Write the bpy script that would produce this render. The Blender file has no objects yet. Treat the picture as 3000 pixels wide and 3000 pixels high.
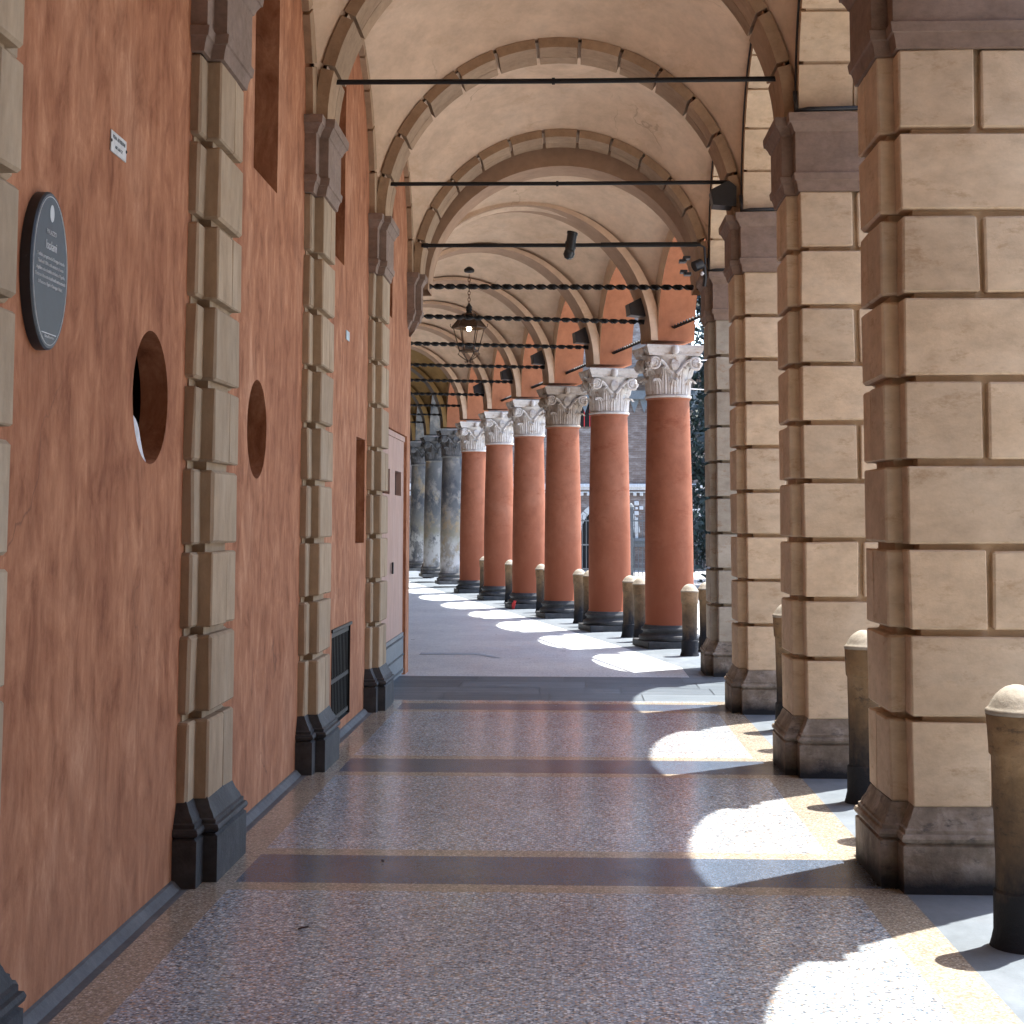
import bpy, bmesh, math, random
from mathutils import Vector, Matrix
random.seed(7)
PI = math.pi
S = bpy.context.scene
COL = S.collection

# ------------------------------------------------------------------ helpers
class MB:
    def __init__(s):
        s.v = []; s.f = []; s.m = []
    def add(s, vs, fs, mi=0):
        o = len(s.v); s.v += [tuple(p) for p in vs]
        s.f += [tuple(i + o for i in f) for f in fs]; s.m += [mi] * len(fs)
    def box(s, x0, x1, y0, y1, z0, z1, c=0.0, mi=0, fn=None, jit=0):
        if c <= 0:
            vs = [(x, y, z) for x in (x0, x1) for y in (y0, y1) for z in (z0, z1)]
            fs = [(0,1,3,2),(4,6,7,5),(0,4,5,1),(2,3,7,6),(0,2,6,4),(1,5,7,3)]
        else:
            vs = []; idx = {}
            X = (x0, x1); Y = (y0, y1); Z = (z0, z1)
            for i in (0,1):
                for j in (0,1):
                    for k in (0,1):
                        J = [random.uniform(-jit, jit) for _ in range(3)]; cc = c; c_ = c*(random.uniform(.7, 1.8) if jit else 1)
                        sx = 1 if i == 0 else -1; sy = 1 if j == 0 else -1; sz = 1 if k == 0 else -1
                        for a in range(3):
                            p = [X[i] + sx*c_, Y[j] + sy*c_, Z[k] + sz*c_]
                            p[a] = (X[i], Y[j], Z[k])[a]
                            p = [p[0]+J[0], p[1]+J[1], p[2]+J[2]]
                            idx[(i,j,k,a)] = len(vs); vs.append(tuple(p))
            fs = []
            for i in (0,1):
                fs.append([idx[(i,j,k,0)] for j,k in ((0,0),(0,1),(1,1),(1,0))])
                fs.append([idx[(j,i,k,1)] for j,k in ((0,0),(0,1),(1,1),(1,0))])
                fs.append([idx[(j,k,i,2)] for j,k in ((0,0),(0,1),(1,1),(1,0))])
            for i in (0,1):
                for j in (0,1):
                    fs.append([idx[(i,j,0,0)], idx[(i,j,1,0)], idx[(i,j,1,1)], idx[(i,j,0,1)]])
                    fs.append([idx[(i,0,j,0)], idx[(i,1,j,0)], idx[(i,1,j,2)], idx[(i,0,j,2)]])
                    fs.append([idx[(0,i,j,1)], idx[(1,i,j,1)], idx[(1,i,j,2)], idx[(0,i,j,2)]])
                    for k in (0,1):
                        fs.append([idx[(i,j,k,0)], idx[(i,j,k,1)], idx[(i,j,k,2)]])
        if fn: vs = [fn(p) for p in vs]
        s.add(vs, fs, mi)
    def rectprof(s, x0, x1, y0, y1, prof, cap=False, mi=0):
        vs = []; fs = []
        for z, e in prof:
            vs += [(x0-e, y0-e, z), (x1+e, y0-e, z), (x1+e, y1+e, z), (x0-e, y1+e, z)]
        n = len(prof)
        for k in range(n-1):
            for i in range(4):
                j = (i+1) % 4
                fs.append((4*k+i, 4*k+j, 4*k+4+j, 4*k+4+i))
        if cap: fs.append((4*n-4, 4*n-3, 4*n-2, 4*n-1))
        s.add(vs, fs, mi)
    def lathe(s, prof, c=(0,0,0), n=24, cap=True, sx=1, sy=1, mi=0, wob=0):
        vs = []; fs = []
        for z, r in prof:
            for i in range(n):
                a = 2*PI*i/n
                w = 1 + (random.uniform(-wob, wob) if wob else 0)
                vs.append((c[0]+r*w*math.cos(a)*sx, c[1]+r*w*math.sin(a)*sy, c[2]+z))
        m = len(prof)
        for k in range(m-1):
            for i in range(n):
                j = (i+1) % n
                fs.append((n*k+i, n*k+j, n*k+n+j, n*k+n+i))
        if cap:
            fs.append(tuple(range(n*(m-1), n*m))); fs.append(tuple(range(n-1, -1, -1)))
        s.add(vs, fs, mi)
    def tube(s, pts, r, n=8, mi=0, cap=True):
        pts = [Vector(p) for p in pts]; vs = []; fs = []
        R = r if isinstance(r, (list, tuple)) else [r]*len(pts)
        up = Vector((0,0,1)); prev = None
        for i, p in enumerate(pts):
            t = (pts[min(i+1, len(pts)-1)] - pts[max(i-1, 0)]).normalized()
            if prev is None:
                a = up if abs(t.z) < .9 else Vector((1,0,0))
                u = t.cross(a).normalized()
            else:
                u = (prev - t*prev.dot(t)).normalized()
            prev = u; w = t.cross(u)
            for k in range(n):
                a = 2*PI*k/n
                vs.append(p + (u*math.cos(a) + w*math.sin(a))*R[i])
        for i in range(len(pts)-1):
            for k in range(n):
                j = (k+1) % n
                fs.append((n*i+k, n*i+j, n*i+n+j, n*i+n+k))
        if cap:
            fs.append(tuple(range(n-1, -1, -1))); fs.append(tuple(range(n*(len(pts)-1), n*len(pts))))
        s.add(vs, fs, mi)
    def grid(s, P, nu, nv, mi=0):
        vs = [P(i/nu, j/nv) for j in range(nv+1) for i in range(nu+1)]
        fs = [(j*(nu+1)+i, j*(nu+1)+i+1, (j+1)*(nu+1)+i+1, (j+1)*(nu+1)+i) for j in range(nv) for i in range(nu)]
        s.add(vs, fs, mi)
    def build(s, name, mats, parent=None, smooth=False, fix=True, origin=None):
        me = bpy.data.meshes.new(name)
        off = Vector(origin) if origin else Vector((0,0,0))
        me.from_pydata([tuple(Vector(p)-off) for p in s.v], [], s.f)
        if not isinstance(mats, (list, tuple)): mats = [mats]
        for m in mats: me.materials.append(m)
        if len(mats) > 1:
            for p, i in zip(me.polygons, s.m): p.material_index = i
        if fix:
            b = bmesh.new(); b.from_mesh(me)
            bmesh.ops.recalc_face_normals(b, faces=b.faces); b.to_mesh(me); b.free()
        if smooth:
            for p in me.polygons: p.use_smooth = True
            if smooth != 'all':
                me.set_sharp_from_angle(angle=math.radians(smooth if smooth is not True else 40))
        o = bpy.data.objects.new(name, me); COL.objects.link(o)
        o.location = off
        if parent:
            o.parent = parent
            o.matrix_parent_inverse = Matrix.Identity(4)
            if origin: o.location = off
        return o

def empty(name, loc=(0,0,0), rz=0, label=None, cat=None, group=None):
    o = bpy.data.objects.new(name, None); COL.objects.link(o)
    o.location = loc; o.rotation_euler = (0,0,rz); o.empty_display_size = .1
    tag(o, label, cat, group); return o
def tag(o, label=None, cat=None, group=None, kind=None):
    if label: o['label'] = label
    if cat: o['category'] = cat
    if group: o['group'] = group
    if kind: o['kind'] = kind
    return o
def dup(root, loc, rz=None, label=None, group=None):
    def cp(o, par):
        c = o.copy(); COL.objects.link(c)
        if par: c.parent = par; c.matrix_parent_inverse = o.matrix_parent_inverse.copy()
        for ch in list(o.children): cp(ch, c)
        return c
    r = cp(root, None); r.location = loc
    if rz is not None: r.rotation_euler = (0,0,rz)
    if label: r['label'] = label
    if group: r['group'] = group
    return r

# ------------------------------------------------------------------ materials
def new_mat(name):
    m = bpy.data.materials.new(name); m.use_nodes = True
    nt = m.node_tree; b = nt.nodes['Principled BSDF']
    return m, nt, b
def ramp(nt, fac, stops, interp='LINEAR'):
    r = nt.nodes.new('ShaderNodeValToRGB'); r.color_ramp.interpolation = interp
    e = r.color_ramp.elements
    while len(e) < len(stops): e.new(0.5)
    for i, (p, c) in enumerate(stops):
        e[i].position = p; e[i].color = (*c, 1) if len(c) == 3 else c
    nt.links.new(fac, r.inputs[0]); return r.outputs[0]
def pos(nt, scale=(1,1,1), obj=False):
    if obj:
        g = nt.nodes.new('ShaderNodeTexCoord').outputs['Object']
    else:
        g = nt.nodes.new('ShaderNodeNewGeometry').outputs['Position']
    mp = nt.nodes.new('ShaderNodeMapping'); mp.inputs['Scale'].default_value = scale
    nt.links.new(g, mp.inputs[0]); return mp.outputs[0]
def noise(nt, vec, scale, detail=6, rough=.6, dist=0):
    n = nt.nodes.new('ShaderNodeTexNoise'); n.inputs['Scale'].default_value = scale
    n.inputs['Detail'].default_value = detail; n.inputs['Roughness'].default_value = rough
    n.inputs['Distortion'].default_value = dist
    nt.links.new(vec, n.inputs['Vector']); return n.outputs['Fac']
def mix(nt, fac, a, b, mode='MIX'):
    n = nt.nodes.new('ShaderNodeMix'); n.data_type = 'RGBA'; n.blend_type = mode
    for sock, val in ((n.inputs[0], fac), (n.inputs[6], a), (n.inputs[7], b)):
        if isinstance(val, (int, float)): sock.default_value = val
        elif isinstance(val, tuple): sock.default_value = (*val, 1) if len(val) == 3 else val
        else: nt.links.new(val, sock)
    return n.outputs[2]
def mathn(nt, op, a, b=None, clamp=False):
    n = nt.nodes.new('ShaderNodeMath'); n.operation = op; n.use_clamp = clamp
    for i, val in enumerate((a, b)):
        if val is None: continue
        if isinstance(val, (int, float)): n.inputs[i].default_value = val
        else: nt.links.new(val, n.inputs[i])
    return n.outputs[0]
def bump(nt, b, h, strength=.3, dist=.01):
    n = nt.nodes.new('ShaderNodeBump'); n.inputs['Strength'].default_value = strength
    n.inputs['Distance'].default_value = dist
    nt.links.new(h, n.inputs['Height']); nt.links.new(n.outputs[0], b.inputs['Normal'])
def zsock(nt):
    g = nt.nodes.new('ShaderNodeNewGeometry'); s = nt.nodes.new('ShaderNodeSeparateXYZ')
    nt.links.new(g.outputs['Position'], s.inputs[0]); return s.outputs[2]

def cracks(nt, c, col, scale=.55, amount=.7):
    v = pos(nt, (1,1,.7)); n = nt.nodes.new('ShaderNodeTexNoise'); n.inputs['Scale'].default_value = 2.5; n.inputs['Detail'].default_value = 6
    nt.links.new(v, n.inputs['Vector'])
    a = nt.nodes.new('ShaderNodeVectorMath'); a.operation = 'MULTIPLY_ADD'; nt.links.new(n.outputs['Color'], a.inputs[0]); a.inputs[1].default_value = (.5,.5,.5); nt.links.new(v, a.inputs[2])
    vo = nt.nodes.new('ShaderNodeTexVoronoi'); vo.feature = 'DISTANCE_TO_EDGE'; vo.inputs['Scale'].default_value = scale; nt.links.new(a.outputs[0], vo.inputs['Vector'])
    line = ramp(nt, vo.outputs['Distance'], [(.0, (1,1,1)), (.0035, (0,0,0))])
    msk = ramp(nt, noise(nt, v, 1.1, 3), [(.5, (0,0,0)), (.62, (1,1,1))])
    return mix(nt, mathn(nt, 'MULTIPLY', mathn(nt, 'MULTIPLY', line, msk), amount), c, col)
def stucco(name, dark, mid, light, stretch=(1,1,1), scale=2.5, fine=30, rough=.9, bs=.25, spots=None, grime=None, island=0):
    m, nt, b = new_mat(name)
    v = pos(nt, stretch)
    c = ramp(nt, noise(nt, v, scale, 8, .62, .3), [(.3, dark), (.5, mid), (.68, light)])
    n2 = noise(nt, v, scale*4.3, 8, .7)
    c = mix(nt, .55, c, ramp(nt, n2, [(.32, tuple(x*.72 for x in mid)), (.5, mid), (.68, tuple(min(1, x*1.25) for x in mid))]))
    if spots:
        sp = noise(nt, pos(nt, (1,1,2.2)), spots[0], 6, .75)
        c = mix(nt, ramp(nt, sp, [(.55, (0,0,0)), (.70, (1,1,1))]), c, spots[1])
    if island:                                     # each stone block has its own tone
        gi = nt.nodes.new('ShaderNodeNewGeometry')
        c = mix(nt, 1, c, ramp(nt, gi.outputs['Random Per Island'], [(0, (1-island,)*3), (.5, (1, .985, .97)), (1, (1+island, 1+island*.9, 1+island*.75))]), 'MULTIPLY')
    if name == 'cream_vault_plaster': c = cracks(nt, c, (.30,.21,.14), .4, .6)
    if grime:                                      # splash dirt rising from the pavement with a ragged edge
        h, gc = grime
        z = zsock(nt); nn = noise(nt, pos(nt, (1,1,.5)), 6, 6, .7)
        t = mathn(nt, 'MULTIPLY', mathn(nt, 'ADD', mathn(nt, 'DIVIDE', z, h), mathn(nt, 'MULTIPLY', nn, 1.5)), .43)
        c = mix(nt, ramp(nt, t, [(.5, (1,1,1)), (1.0, (0,0,0))]), c, gc)
    nt.links.new(c, b.inputs['Base Color']); b.inputs['Roughness'].default_value = rough
    b.inputs['Specular IOR Level'].default_value = .2
    bump(nt, b, mathn(nt, 'ADD', noise(nt, pos(nt), fine, 6, .7), mathn(nt, 'MULTIPLY', noise(nt, v, scale*2, 4), .8)), bs, .012)
    return m

M = {}
def old_plaster():
    m, nt, b = new_mat('orange_plaster')
    v = pos(nt, (1,1,.5)); v2 = pos(nt, (1,1,.28))
    c = ramp(nt, noise(nt, v, 1.3, 6, .6, .4), [(.3, (.30,.112,.054)), (.5, (.37,.15,.075)), (.7, (.43,.20,.112))])
    n1 = noise(nt, v, 6.5, 9, .68, .6)
    c = mix(nt, .85, c, mix(nt, 1, c, ramp(nt, n1, [(.34, (.60,.53,.47)), (.47, (.93,.92,.90)), (.56, (1.1,1.16,1.17)), (.68, (1.38,1.6,1.7))]), 'MULTIPLY'))
    n2 = noise(nt, v2, 16, 8, .75, .3)
    c = mix(nt, .75, c, mix(nt, 1, c, ramp(nt, n2, [(.36, (.78,.74,.7)), (.5, (1,1,1)), (.66, (1.22,1.36,1.45))]), 'MULTIPLY'))
    # worn pale skin and damp near the pavement
    z = zsock(nt)
    t = mathn(nt, 'ADD', mathn(nt, 'MULTIPLY', z, .55), mathn(nt, 'MULTIPLY', noise(nt, v, 2.4, 7, .7), 1.1))
    c = mix(nt, ramp(nt, t, [(.55, (.25,.25,.25)), (1.0, (0,0,0))]), c, (.44,.235,.145))
    c = cracks(nt, c, (.16,.07,.04))
    nt.links.new(c, b.inputs['Base Color']); b.inputs['Roughness'].default_value = .85
    b.inputs['Specular IOR Level'].default_value = .25
    bump(nt, b, mathn(nt, 'ADD', noise(nt, pos(nt), 45, 5, .7), mathn(nt, 'MULTIPLY', n1, 1.5)), .16, .012)
    return m
M['wall'] = old_plaster()
M['wall2'] = stucco('orange_arch_plaster', (.33,.13,.066), (.39,.16,.084), (.43,.195,.112), (1,1,.7), 1.6, 40, .9, .15)
M['column'] = stucco('orange_column_plaster', (.25,.085,.043), (.325,.125,.072), (.40,.185,.12), (1,1,.9), 1.5, 40, .82, .12,
                     spots=(2.3, (.26,.085,.045)), grime=(1.25, (.25,.08,.042)))
M['stone'] = stucco('cream_stone', (.45,.335,.22), (.575,.455,.325), (.68,.58,.45), (1,1,1.7), 1.6, 45, .85, .22, spots=(5.0, (.43,.31,.20)), island=0.1)
M['brownwall'] = stucco('brown_plaster', (.10,.06,.04), (.14,.085,.055), (.18,.12,.08))  # dark tone chosen so the hidden far wall bounces less light
M['greystone'] = stucco('grey_pier_stone', (.28,.24,.19), (.38,.345,.29), (.5,.47,.41), (1,1,1.4), 1.8, 40, .88, .3, spots=(5, (.3,.2,.13)), island=0.1)
M['impost'] = stucco('mauve_stone', (.17,.12,.09), (.24,.175,.14), (.33,.25,.21), (1,1,1.5), 4, 60, .85, .35)
M['pstone'] = stucco('pilaster_stone', (.27,.195,.125), (.375,.285,.195), (.48,.395,.295), (1,1,.35), 3.5, 45, .85, .22, island=0.1)
M['ring'] = stucco('brown_arch_stone', (.26,.175,.11), (.35,.245,.16), (.44,.33,.23), (1,1,1), 3, 45, .85, .25, island=0.1)
M['base'] = stucco('grimy_base_stone', (.05,.04,.033), (.23,.19,.15), (.56,.52,.47), (1,1,1), 6.5, 30, .8, .5, spots=(9, (.09,.08,.075)), grime=(.075, (.03,.033,.038)))
M['dbase'] = stucco('dark_base_stone', (.024,.025,.028), (.055,.058,.064), (.12,.122,.128), (1,1,1), 5, 30, .6, .4)
M['vault'] = stucco('cream_vault_plaster', (.55,.395,.272), (.645,.485,.35), (.72,.58,.45), (1,1,1), .9, 30, .92, .1, spots=(1.7, (.56,.40,.27)))
M['band'] = stucco('tan_arch_plaster', (.33,.215,.14), (.39,.26,.175), (.45,.315,.22), (1,1,1), 1.2, 30, .92, .1)
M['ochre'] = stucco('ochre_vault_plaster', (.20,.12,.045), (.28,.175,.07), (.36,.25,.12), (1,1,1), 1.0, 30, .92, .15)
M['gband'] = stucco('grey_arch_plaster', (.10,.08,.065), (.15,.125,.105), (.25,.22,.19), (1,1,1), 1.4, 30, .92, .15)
M['capital'] = stucco('white_carved_stone', (.42,.36,.30), (.60,.575,.545), (.74,.725,.71), (1,1,1), 3.5, 40, .75, .3, spots=(7, (.36,.25,.16)))
M['shade_capital'] = stucco('shade_browned_stone', (.18,.135,.10), (.33,.27,.215), (.55,.51,.46), (1,1,1), 4, 40, .8, .4)  # browner copy of the capital stone, shade put into the colour
M['gcapital'] = stucco('grey_carved_stone', (.06,.062,.066), (.13,.13,.13), (.32,.32,.32), (1,1,1), 5, 40, .8, .4)
M['bollard'] = stucco('bollard_stone', (.085,.055,.033), (.22,.145,.08), (.38,.275,.18), (1,1,1), 4, 40, .85, .6, spots=(14, (.08,.06,.045)), grime=(.46, (.018,.02,.025)))
M['cap'] = stucco('bollard_cap_stone', (.22,.195,.16), (.31,.28,.235), (.40,.37,.32), (1,1,1), 9, 40, .85, .3)
M['pink'] = stucco('pink_painted_gate', (.38,.235,.185), (.43,.27,.215), (.48,.33,.275), (1,1,.3), 2.5, 50, .6, .06)
M['steel'] = stucco('grey_riveted_steel', (.13,.15,.165), (.17,.19,.205), (.22,.24,.25), (1,1,1), 5, 50, .5, .1)
M['cement'] = stucco('grey_cement', (.085,.09,.10), (.13,.14,.15), (.21,.22,.225), (1,1,1), 4, 50, .75, .3)
M['slab'] = stucco('blue_grey_slab', (.10,.12,.14), (.14,.163,.187), (.20,.22,.245), (1,.5,1), 2.2, 60, .55, .15)
M['dslab'] = stucco('dark_passage_slab', (.06,.078,.10), (.11,.135,.16), (.19,.215,.24), (.25,2.2,1), 4, 60, .5, .35, island=0.22)
M['strip'] = stucco('grey_paving_strip', (.30,.33,.37), (.36,.39,.43), (.42,.45,.49))
M['street'] = stucco('street_paving', (.26,.255,.25), (.33,.32,.31), (.40,.39,.375), (1,1,1), .6, 20, .9, .3)

def stained():
    m, nt, b = new_mat('stained_grey_column')
    z = zsock(nt); n1 = noise(nt, pos(nt, (1,1,.6)), 1.7, 7, .65); n2 = noise(nt, pos(nt, (1,1,.7)), 4.5, 8, .7)
    t = mathn(nt, 'ADD', mathn(nt, 'MULTIPLY', z, .28), mathn(nt, 'MULTIPLY', n1, .35))
    c = ramp(nt, t, [(.16, (.05,.055,.065)), (.26, (.17,.165,.16)), (.34, (.56,.55,.54)), (.48, (.46,.46,.44)), (.56, (.27,.255,.19)), (.66, (.18,.185,.18)), (.78, (.085,.095,.11)), (1, (.16,.165,.165))])
    c = mix(nt, ramp(nt, n2, [(.46, (0,0,0)), (.56, (1,1,1))]), c, ramp(nt, n1, [(.4, (.07,.08,.095)), (.55, (.30,.29,.27)), (.66, (.34,.26,.15))]))
    nt.links.new(c, b.inputs['Base Color']); b.inputs['Roughness'].default_value = .7; bump(nt, b, n2, .3)
    return m
M['gcolumn'] = stained()
def flat(name, c, rough=.5, metal=0, em=None):
    m, nt, b = new_mat(name)
    v = pos(nt)
    cc = ramp(nt, noise(nt, v, 22, 5, .6), [(.3, tuple(x*.75 for x in c)), (.7, tuple(min(1, x*1.2) for x in c))])
    nt.links.new(cc, b.inputs['Base Color']); b.inputs['Roughness'].default_value = rough
    b.inputs['Metallic'].default_value = metal
    if em:
        b.inputs['Emission Color'].default_value = (*em[0], 1); b.inputs['Emission Strength'].default_value = em[1]
    return m
M['iron'] = flat('black_iron', (.012,.012,.013), .55, .3)
M['rust'] = flat('brown_lantern_iron', (.06,.032,.018), .6, .3)
M['black'] = flat('black_plastic', (.014,.015,.018), .45)
M['lens'] = flat('dark_glass_lens', (.03,.035,.04), .08)
M['dgrey'] = flat('dark_grey_plastic', (.09,.095,.10), .5)
M['plaque'] = flat('slate_blue_enamel', (.022,.030,.041), .42)
M['white'] = flat('white_paint', (.62,.63,.64), .5)
M['sign'] = flat('white_enamel_sign', (.58,.59,.58), .35)
M['ink'] = flat('grey_ink', (.10,.12,.13), .6)
M['blue'] = flat('pale_blue_enamel', (.40,.50,.56), .4)
M['paper'] = flat('crumpled_white_paper', (.66,.69,.74), .7)
M['void'] = flat('dark_room', (.012,.011,.011), .9)
M['bulb'] = flat('lit_bulb', (.9,.85,.7), .4, 0, ((1,.86,.6), 14))
M['red'] = flat('red_plastic', (.55,.03,.03), .5)
M['brown'] = flat('dark_brown_cloth', (.045,.025,.025), .9)
M['chain'] = flat('rusty_chain', (.16,.08,.045), .6, .4)
M['bark'] = flat('tree_bark', (.07,.05,.035), .95)
M['brass'] = flat('brass_fitting', (.45,.36,.2), .4, .8)

def glass():
    m, nt, b = new_mat('lantern_glass')
    b.inputs['Base Color'].default_value = (.95,.95,.95,1); b.inputs['Roughness'].default_value = .05
    b.inputs['Transmission Weight'].default_value = 1; b.inputs['IOR'].default_value = 1.02
    return m
M['glass'] = glass()

def terrazzo(name, cols, scale=95, rough=.16, spec=.5):
    m, nt, b = new_mat(name)
    v = pos(nt)
    vo = nt.nodes.new('ShaderNodeTexVoronoi'); vo.inputs['Scale'].default_value = scale
    wv = nt.nodes.new('ShaderNodeTexNoise'); wv.inputs['Scale'].default_value = 60
    nt.links.new(v, wv.inputs['Vector'])
    va = nt.nodes.new('ShaderNodeVectorMath'); va.operation = 'MULTIPLY_ADD'
    nt.links.new(wv.outputs['Color'], va.inputs[0]); va.inputs[1].default_value = (.008,.008,.008); nt.links.new(v, va.inputs[2])
    nt.links.new(va.outputs[0], vo.inputs['Vector'])
    sep = nt.nodes.new('ShaderNodeSeparateColor'); nt.links.new(vo.outputs['Color'], sep.inputs[0])
    c = ramp(nt, sep.outputs[0], cols, 'CONSTANT')
    # cement matrix showing between chips
    ed = ramp(nt, vo.outputs['Distance'], [(.45, (0,0,0)), (.62, (1,1,1))])
    mt = cols[len(cols)//2][1]
    c = mix(nt, mathn(nt, 'MULTIPLY', ed, .7), c, tuple(x*.55 for x in mt))
    big = noise(nt, v, .9, 5, .6)
    c = mix(nt, 1, c, ramp(nt, big, [(.3, (.93,.94,.96)), (.7, (1.2,1.19,1.16))]), 'MULTIPLY')
    nt.links.new(c, b.inputs['Base Color'])
    rr = ramp(nt, noise(nt, v, 3.5, 5, .65), [(.3, (rough*.75,)*3), (.7, (rough*1.4,)*3)])
    nt.links.new(rr, b.inputs['Roughness'])
    b.inputs['Specular IOR Level'].default_value = spec
    bump(nt, b, mathn(nt, 'ADD', noise(nt, v, 2.2, 3), mathn(nt, 'MULTIPLY', noise(nt, v, 120, 3), .05)), .06, .01)
    return m
M['terrazzo'] = terrazzo('terrazzo_grey', [(0,(.085,.12,.165)), (.13,(.235,.30,.375)), (.36,(.35,.435,.525)), (.60,(.46,.39,.33)), (.66,(.48,.565,.65)), (.82,(.73,.79,.84)), (.95,(.55,.42,.34))], 95)
M['yellow'] = terrazzo('terrazzo_yellow', [(0,(.24,.20,.16)), (.2,(.36,.31,.24)), (.5,(.42,.375,.31)), (.75,(.55,.50,.43)), (.9,(.40,.31,.23))], 110)
M['bandfl'] = terrazzo('terrazzo_dark_band', [(0,(.06,.085,.135)), (.3,(.085,.12,.18)), (.6,(.115,.15,.21)), (.85,(.15,.185,.25))], 150, .2)
M['terrazzo2'] = terrazzo('terrazzo_far', [(0,(.50,.545,.595)), (.3,(.565,.61,.655)), (.6,(.61,.655,.69)), (.85,(.68,.71,.735))], 60, .34, .4)

def brick():
    m, nt, b = new_mat('pale_brick')
    t = nt.nodes.new('ShaderNodeTexBrick'); t.inputs['Scale'].default_value = 1
    mp = nt.nodes.new('ShaderNodeTexCoord')
    mm = nt.nodes.new('ShaderNodeMapping'); mm.inputs['Rotation'].default_value = (-PI/2, 0, 0)
    nt.links.new(mp.outputs['Object'], mm.inputs[0]); nt.links.new(mm.outputs[0], t.inputs['Vector'])
    t.inputs['Brick Width'].default_value = .3; t.inputs['Row Height'].default_value = .085; t.inputs['Mortar Size'].default_value = .012
    t.inputs['Color1'].default_value = (.17,.11,.09,1); t.inputs['Color2'].default_value = (.24,.185,.16,1); t.inputs['Mortar'].default_value = (.26,.24,.225,1)
    c = mix(nt, .6, t.outputs['Color'], ramp(nt, noise(nt, pos(nt, (1,1,3)), 1.6, 8, .75), [(.32, (.08,.06,.055)), (.5, (.17,.135,.12)), (.66, (.42,.39,.37))]))
    nt.links.new(c, b.inputs['Base Color']); b.inputs['Roughness'].default_value = .9
    return m
M['brick'] = brick()
def leafm():
    m, nt, b = new_mat('dark_leaf')
    oi = noise(nt, pos(nt), 1.1, 4, .6)
    nt.links.new(ramp(nt, oi, [(.3, (.008,.02,.018)), (.55, (.02,.042,.036)), (.75, (.05,.085,.075))]), b.inputs['Base Color'])
    b.inputs['Roughness'].default_value = .6
    return m
M['leaf'] = leafm()

# ------------------------------------------------------------------ layout
YK = [.72, 3.88, 6.955, 10.0, 13.25, 16.43]          # front faces of the piers (camera stands at y = 0)
ZS = 4.143                                            # springing of the first portico's arches
XW, XB, XF = -1.695, -1.648, -1.587                   # wall, back pilaster, front pilaster faces
XP, XI, XO = 1.458, 1.385, 2.12                       # pier: main inner face, pilaster inner face, street face
TP = .735
UA = Vector((-.2176, .976, 0)); NA = Vector((-.976, -.2176, 0)); AZ = math.atan2(.2176, .976)
C0 = Vector((1.254, 20.37, 0))
CY = [20.37, 23.42, 26.54, 29.4, 32.5, 35.7, 38.8, 41.9, 44.9, 48.0, 51.1]
CP = [C0 + UA*((y-20.37)/.976) for y in CY]
NW = 3.6

def course_z(k): return .352 + .3661*k

# ------------------------------------------------------------------ piers
def rust_blocks(mb, y0, xa, xb, ya, yb, xi0, xi1, yia, yib, split_axis, xsplit, sgn):
    """core + rusticated blocks. main rect xa..xb, ya..yb; inner strip xi0..xi1, yia..yib"""
    g = .015
    for k in range(9):
        z0 = course_z(k) + (g if k else 0); z1 = course_z(k+1) - g if k < 8 else course_z(k+1)
        j = lambda: random.uniform(-.002, .002)
        if k % 2 == 0 and xsplit:
            mb.box(xa+j(), xsplit-.015, ya+j(), yb+j(), z0, z1, .006, jit=.0035)
            mb.box(xsplit+.015, xb+j(), ya+j(), yb+j(), z0, z1, .006, jit=.0035)
        else:
            mb.box(xa+j(), xb+j(), ya+j(), yb+j(), z0, z1, .006, jit=.0035)
        if k % 2 == 0:
            ym = (yia+yib)/2 + .06
            mb.box(xi0, xi1, yia, ym-.004, z0+.001, z1-.001, .006, jit=.002); mb.box(xi0, xi1, ym+.004, yib, z0+.001, z1-.001, .006, jit=.002)
        else:
            mb.box(xi0, xi1, yia+j(), yib+j(), z0+.001, z1-.001, .008, jit=.0025)

BASEP = [(0,.058),(.195,.058),(.2,.05),(.205,.044),(.21,.05),(.215,.06),(.228,.064),(.242,.058),(.246,.046),(.262,.046),(.268,.036),(.285,.03),(.31,.014),(.335,.004),(.352,-.004)]
IMPP = [(3.647,-.004),(3.652,.012),(3.69,.018),(3.715,.026),(3.72,.034),(3.762,.04),(3.768,.028),(3.775,.028),(4.028,.028),(4.034,.036),(4.06,.046),(4.085,.062),(4.088,.07),(4.12,.074),(4.143,.074)]
def pier(y0, label, stone, dx=0):
    r = empty('rusticated_pier', ((XP+XO)/2+dx, y0+TP/2, 0), 0, label, 'pier', 'rusticated piers of the portico')
    off = ((XP+XO)/2, y0+TP/2, 0)
    def done(mb, n, m, sm=False):
        mb.v = [(x-off[0], y-off[1], z) for x, y, z in mb.v]
        return mb.build(n, m, r, sm)
    y1 = y0+TP; ia, ib = y0+.12, y0+.61
    mb = MB()
    mb.rectprof(XP, XO, y0, y1, BASEP); mb.rectprof(XI, XP+.2, ia, ib, BASEP)
    done(mb, 'pier_base', M['base'], 25)
    mb = MB()
    mb.box(XP+.06, XO-.06, y0+.06, y1-.06, .34, 4.13); mb.box(XI+.05, XP+.1, ia+.05, ib-.05, .34, 4.125)
    rust_blocks(mb, y0, XP, XO, y0, y1, XI, XP+.02, ia, ib, 0, 1.803, 1)
    done(mb, 'pier_shaft', stone)
    mb = MB()
    mb.rectprof(XP, XO, y0, y1, IMPP, True); mb.rectprof(XI, XP+.2, ia, ib, [(z-.001, e-.001) for z, e in IMPP], True)
    done(mb, 'pier_impost', M['impost'], 25)
    return r
pier(YK[1], 'cream rusticated pier behind the right frame edge, nearest the camera', M['stone'])
pier(YK[2], 'large cream rusticated stone pier at the right edge, nearest of the piers in view', M['stone'])
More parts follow.
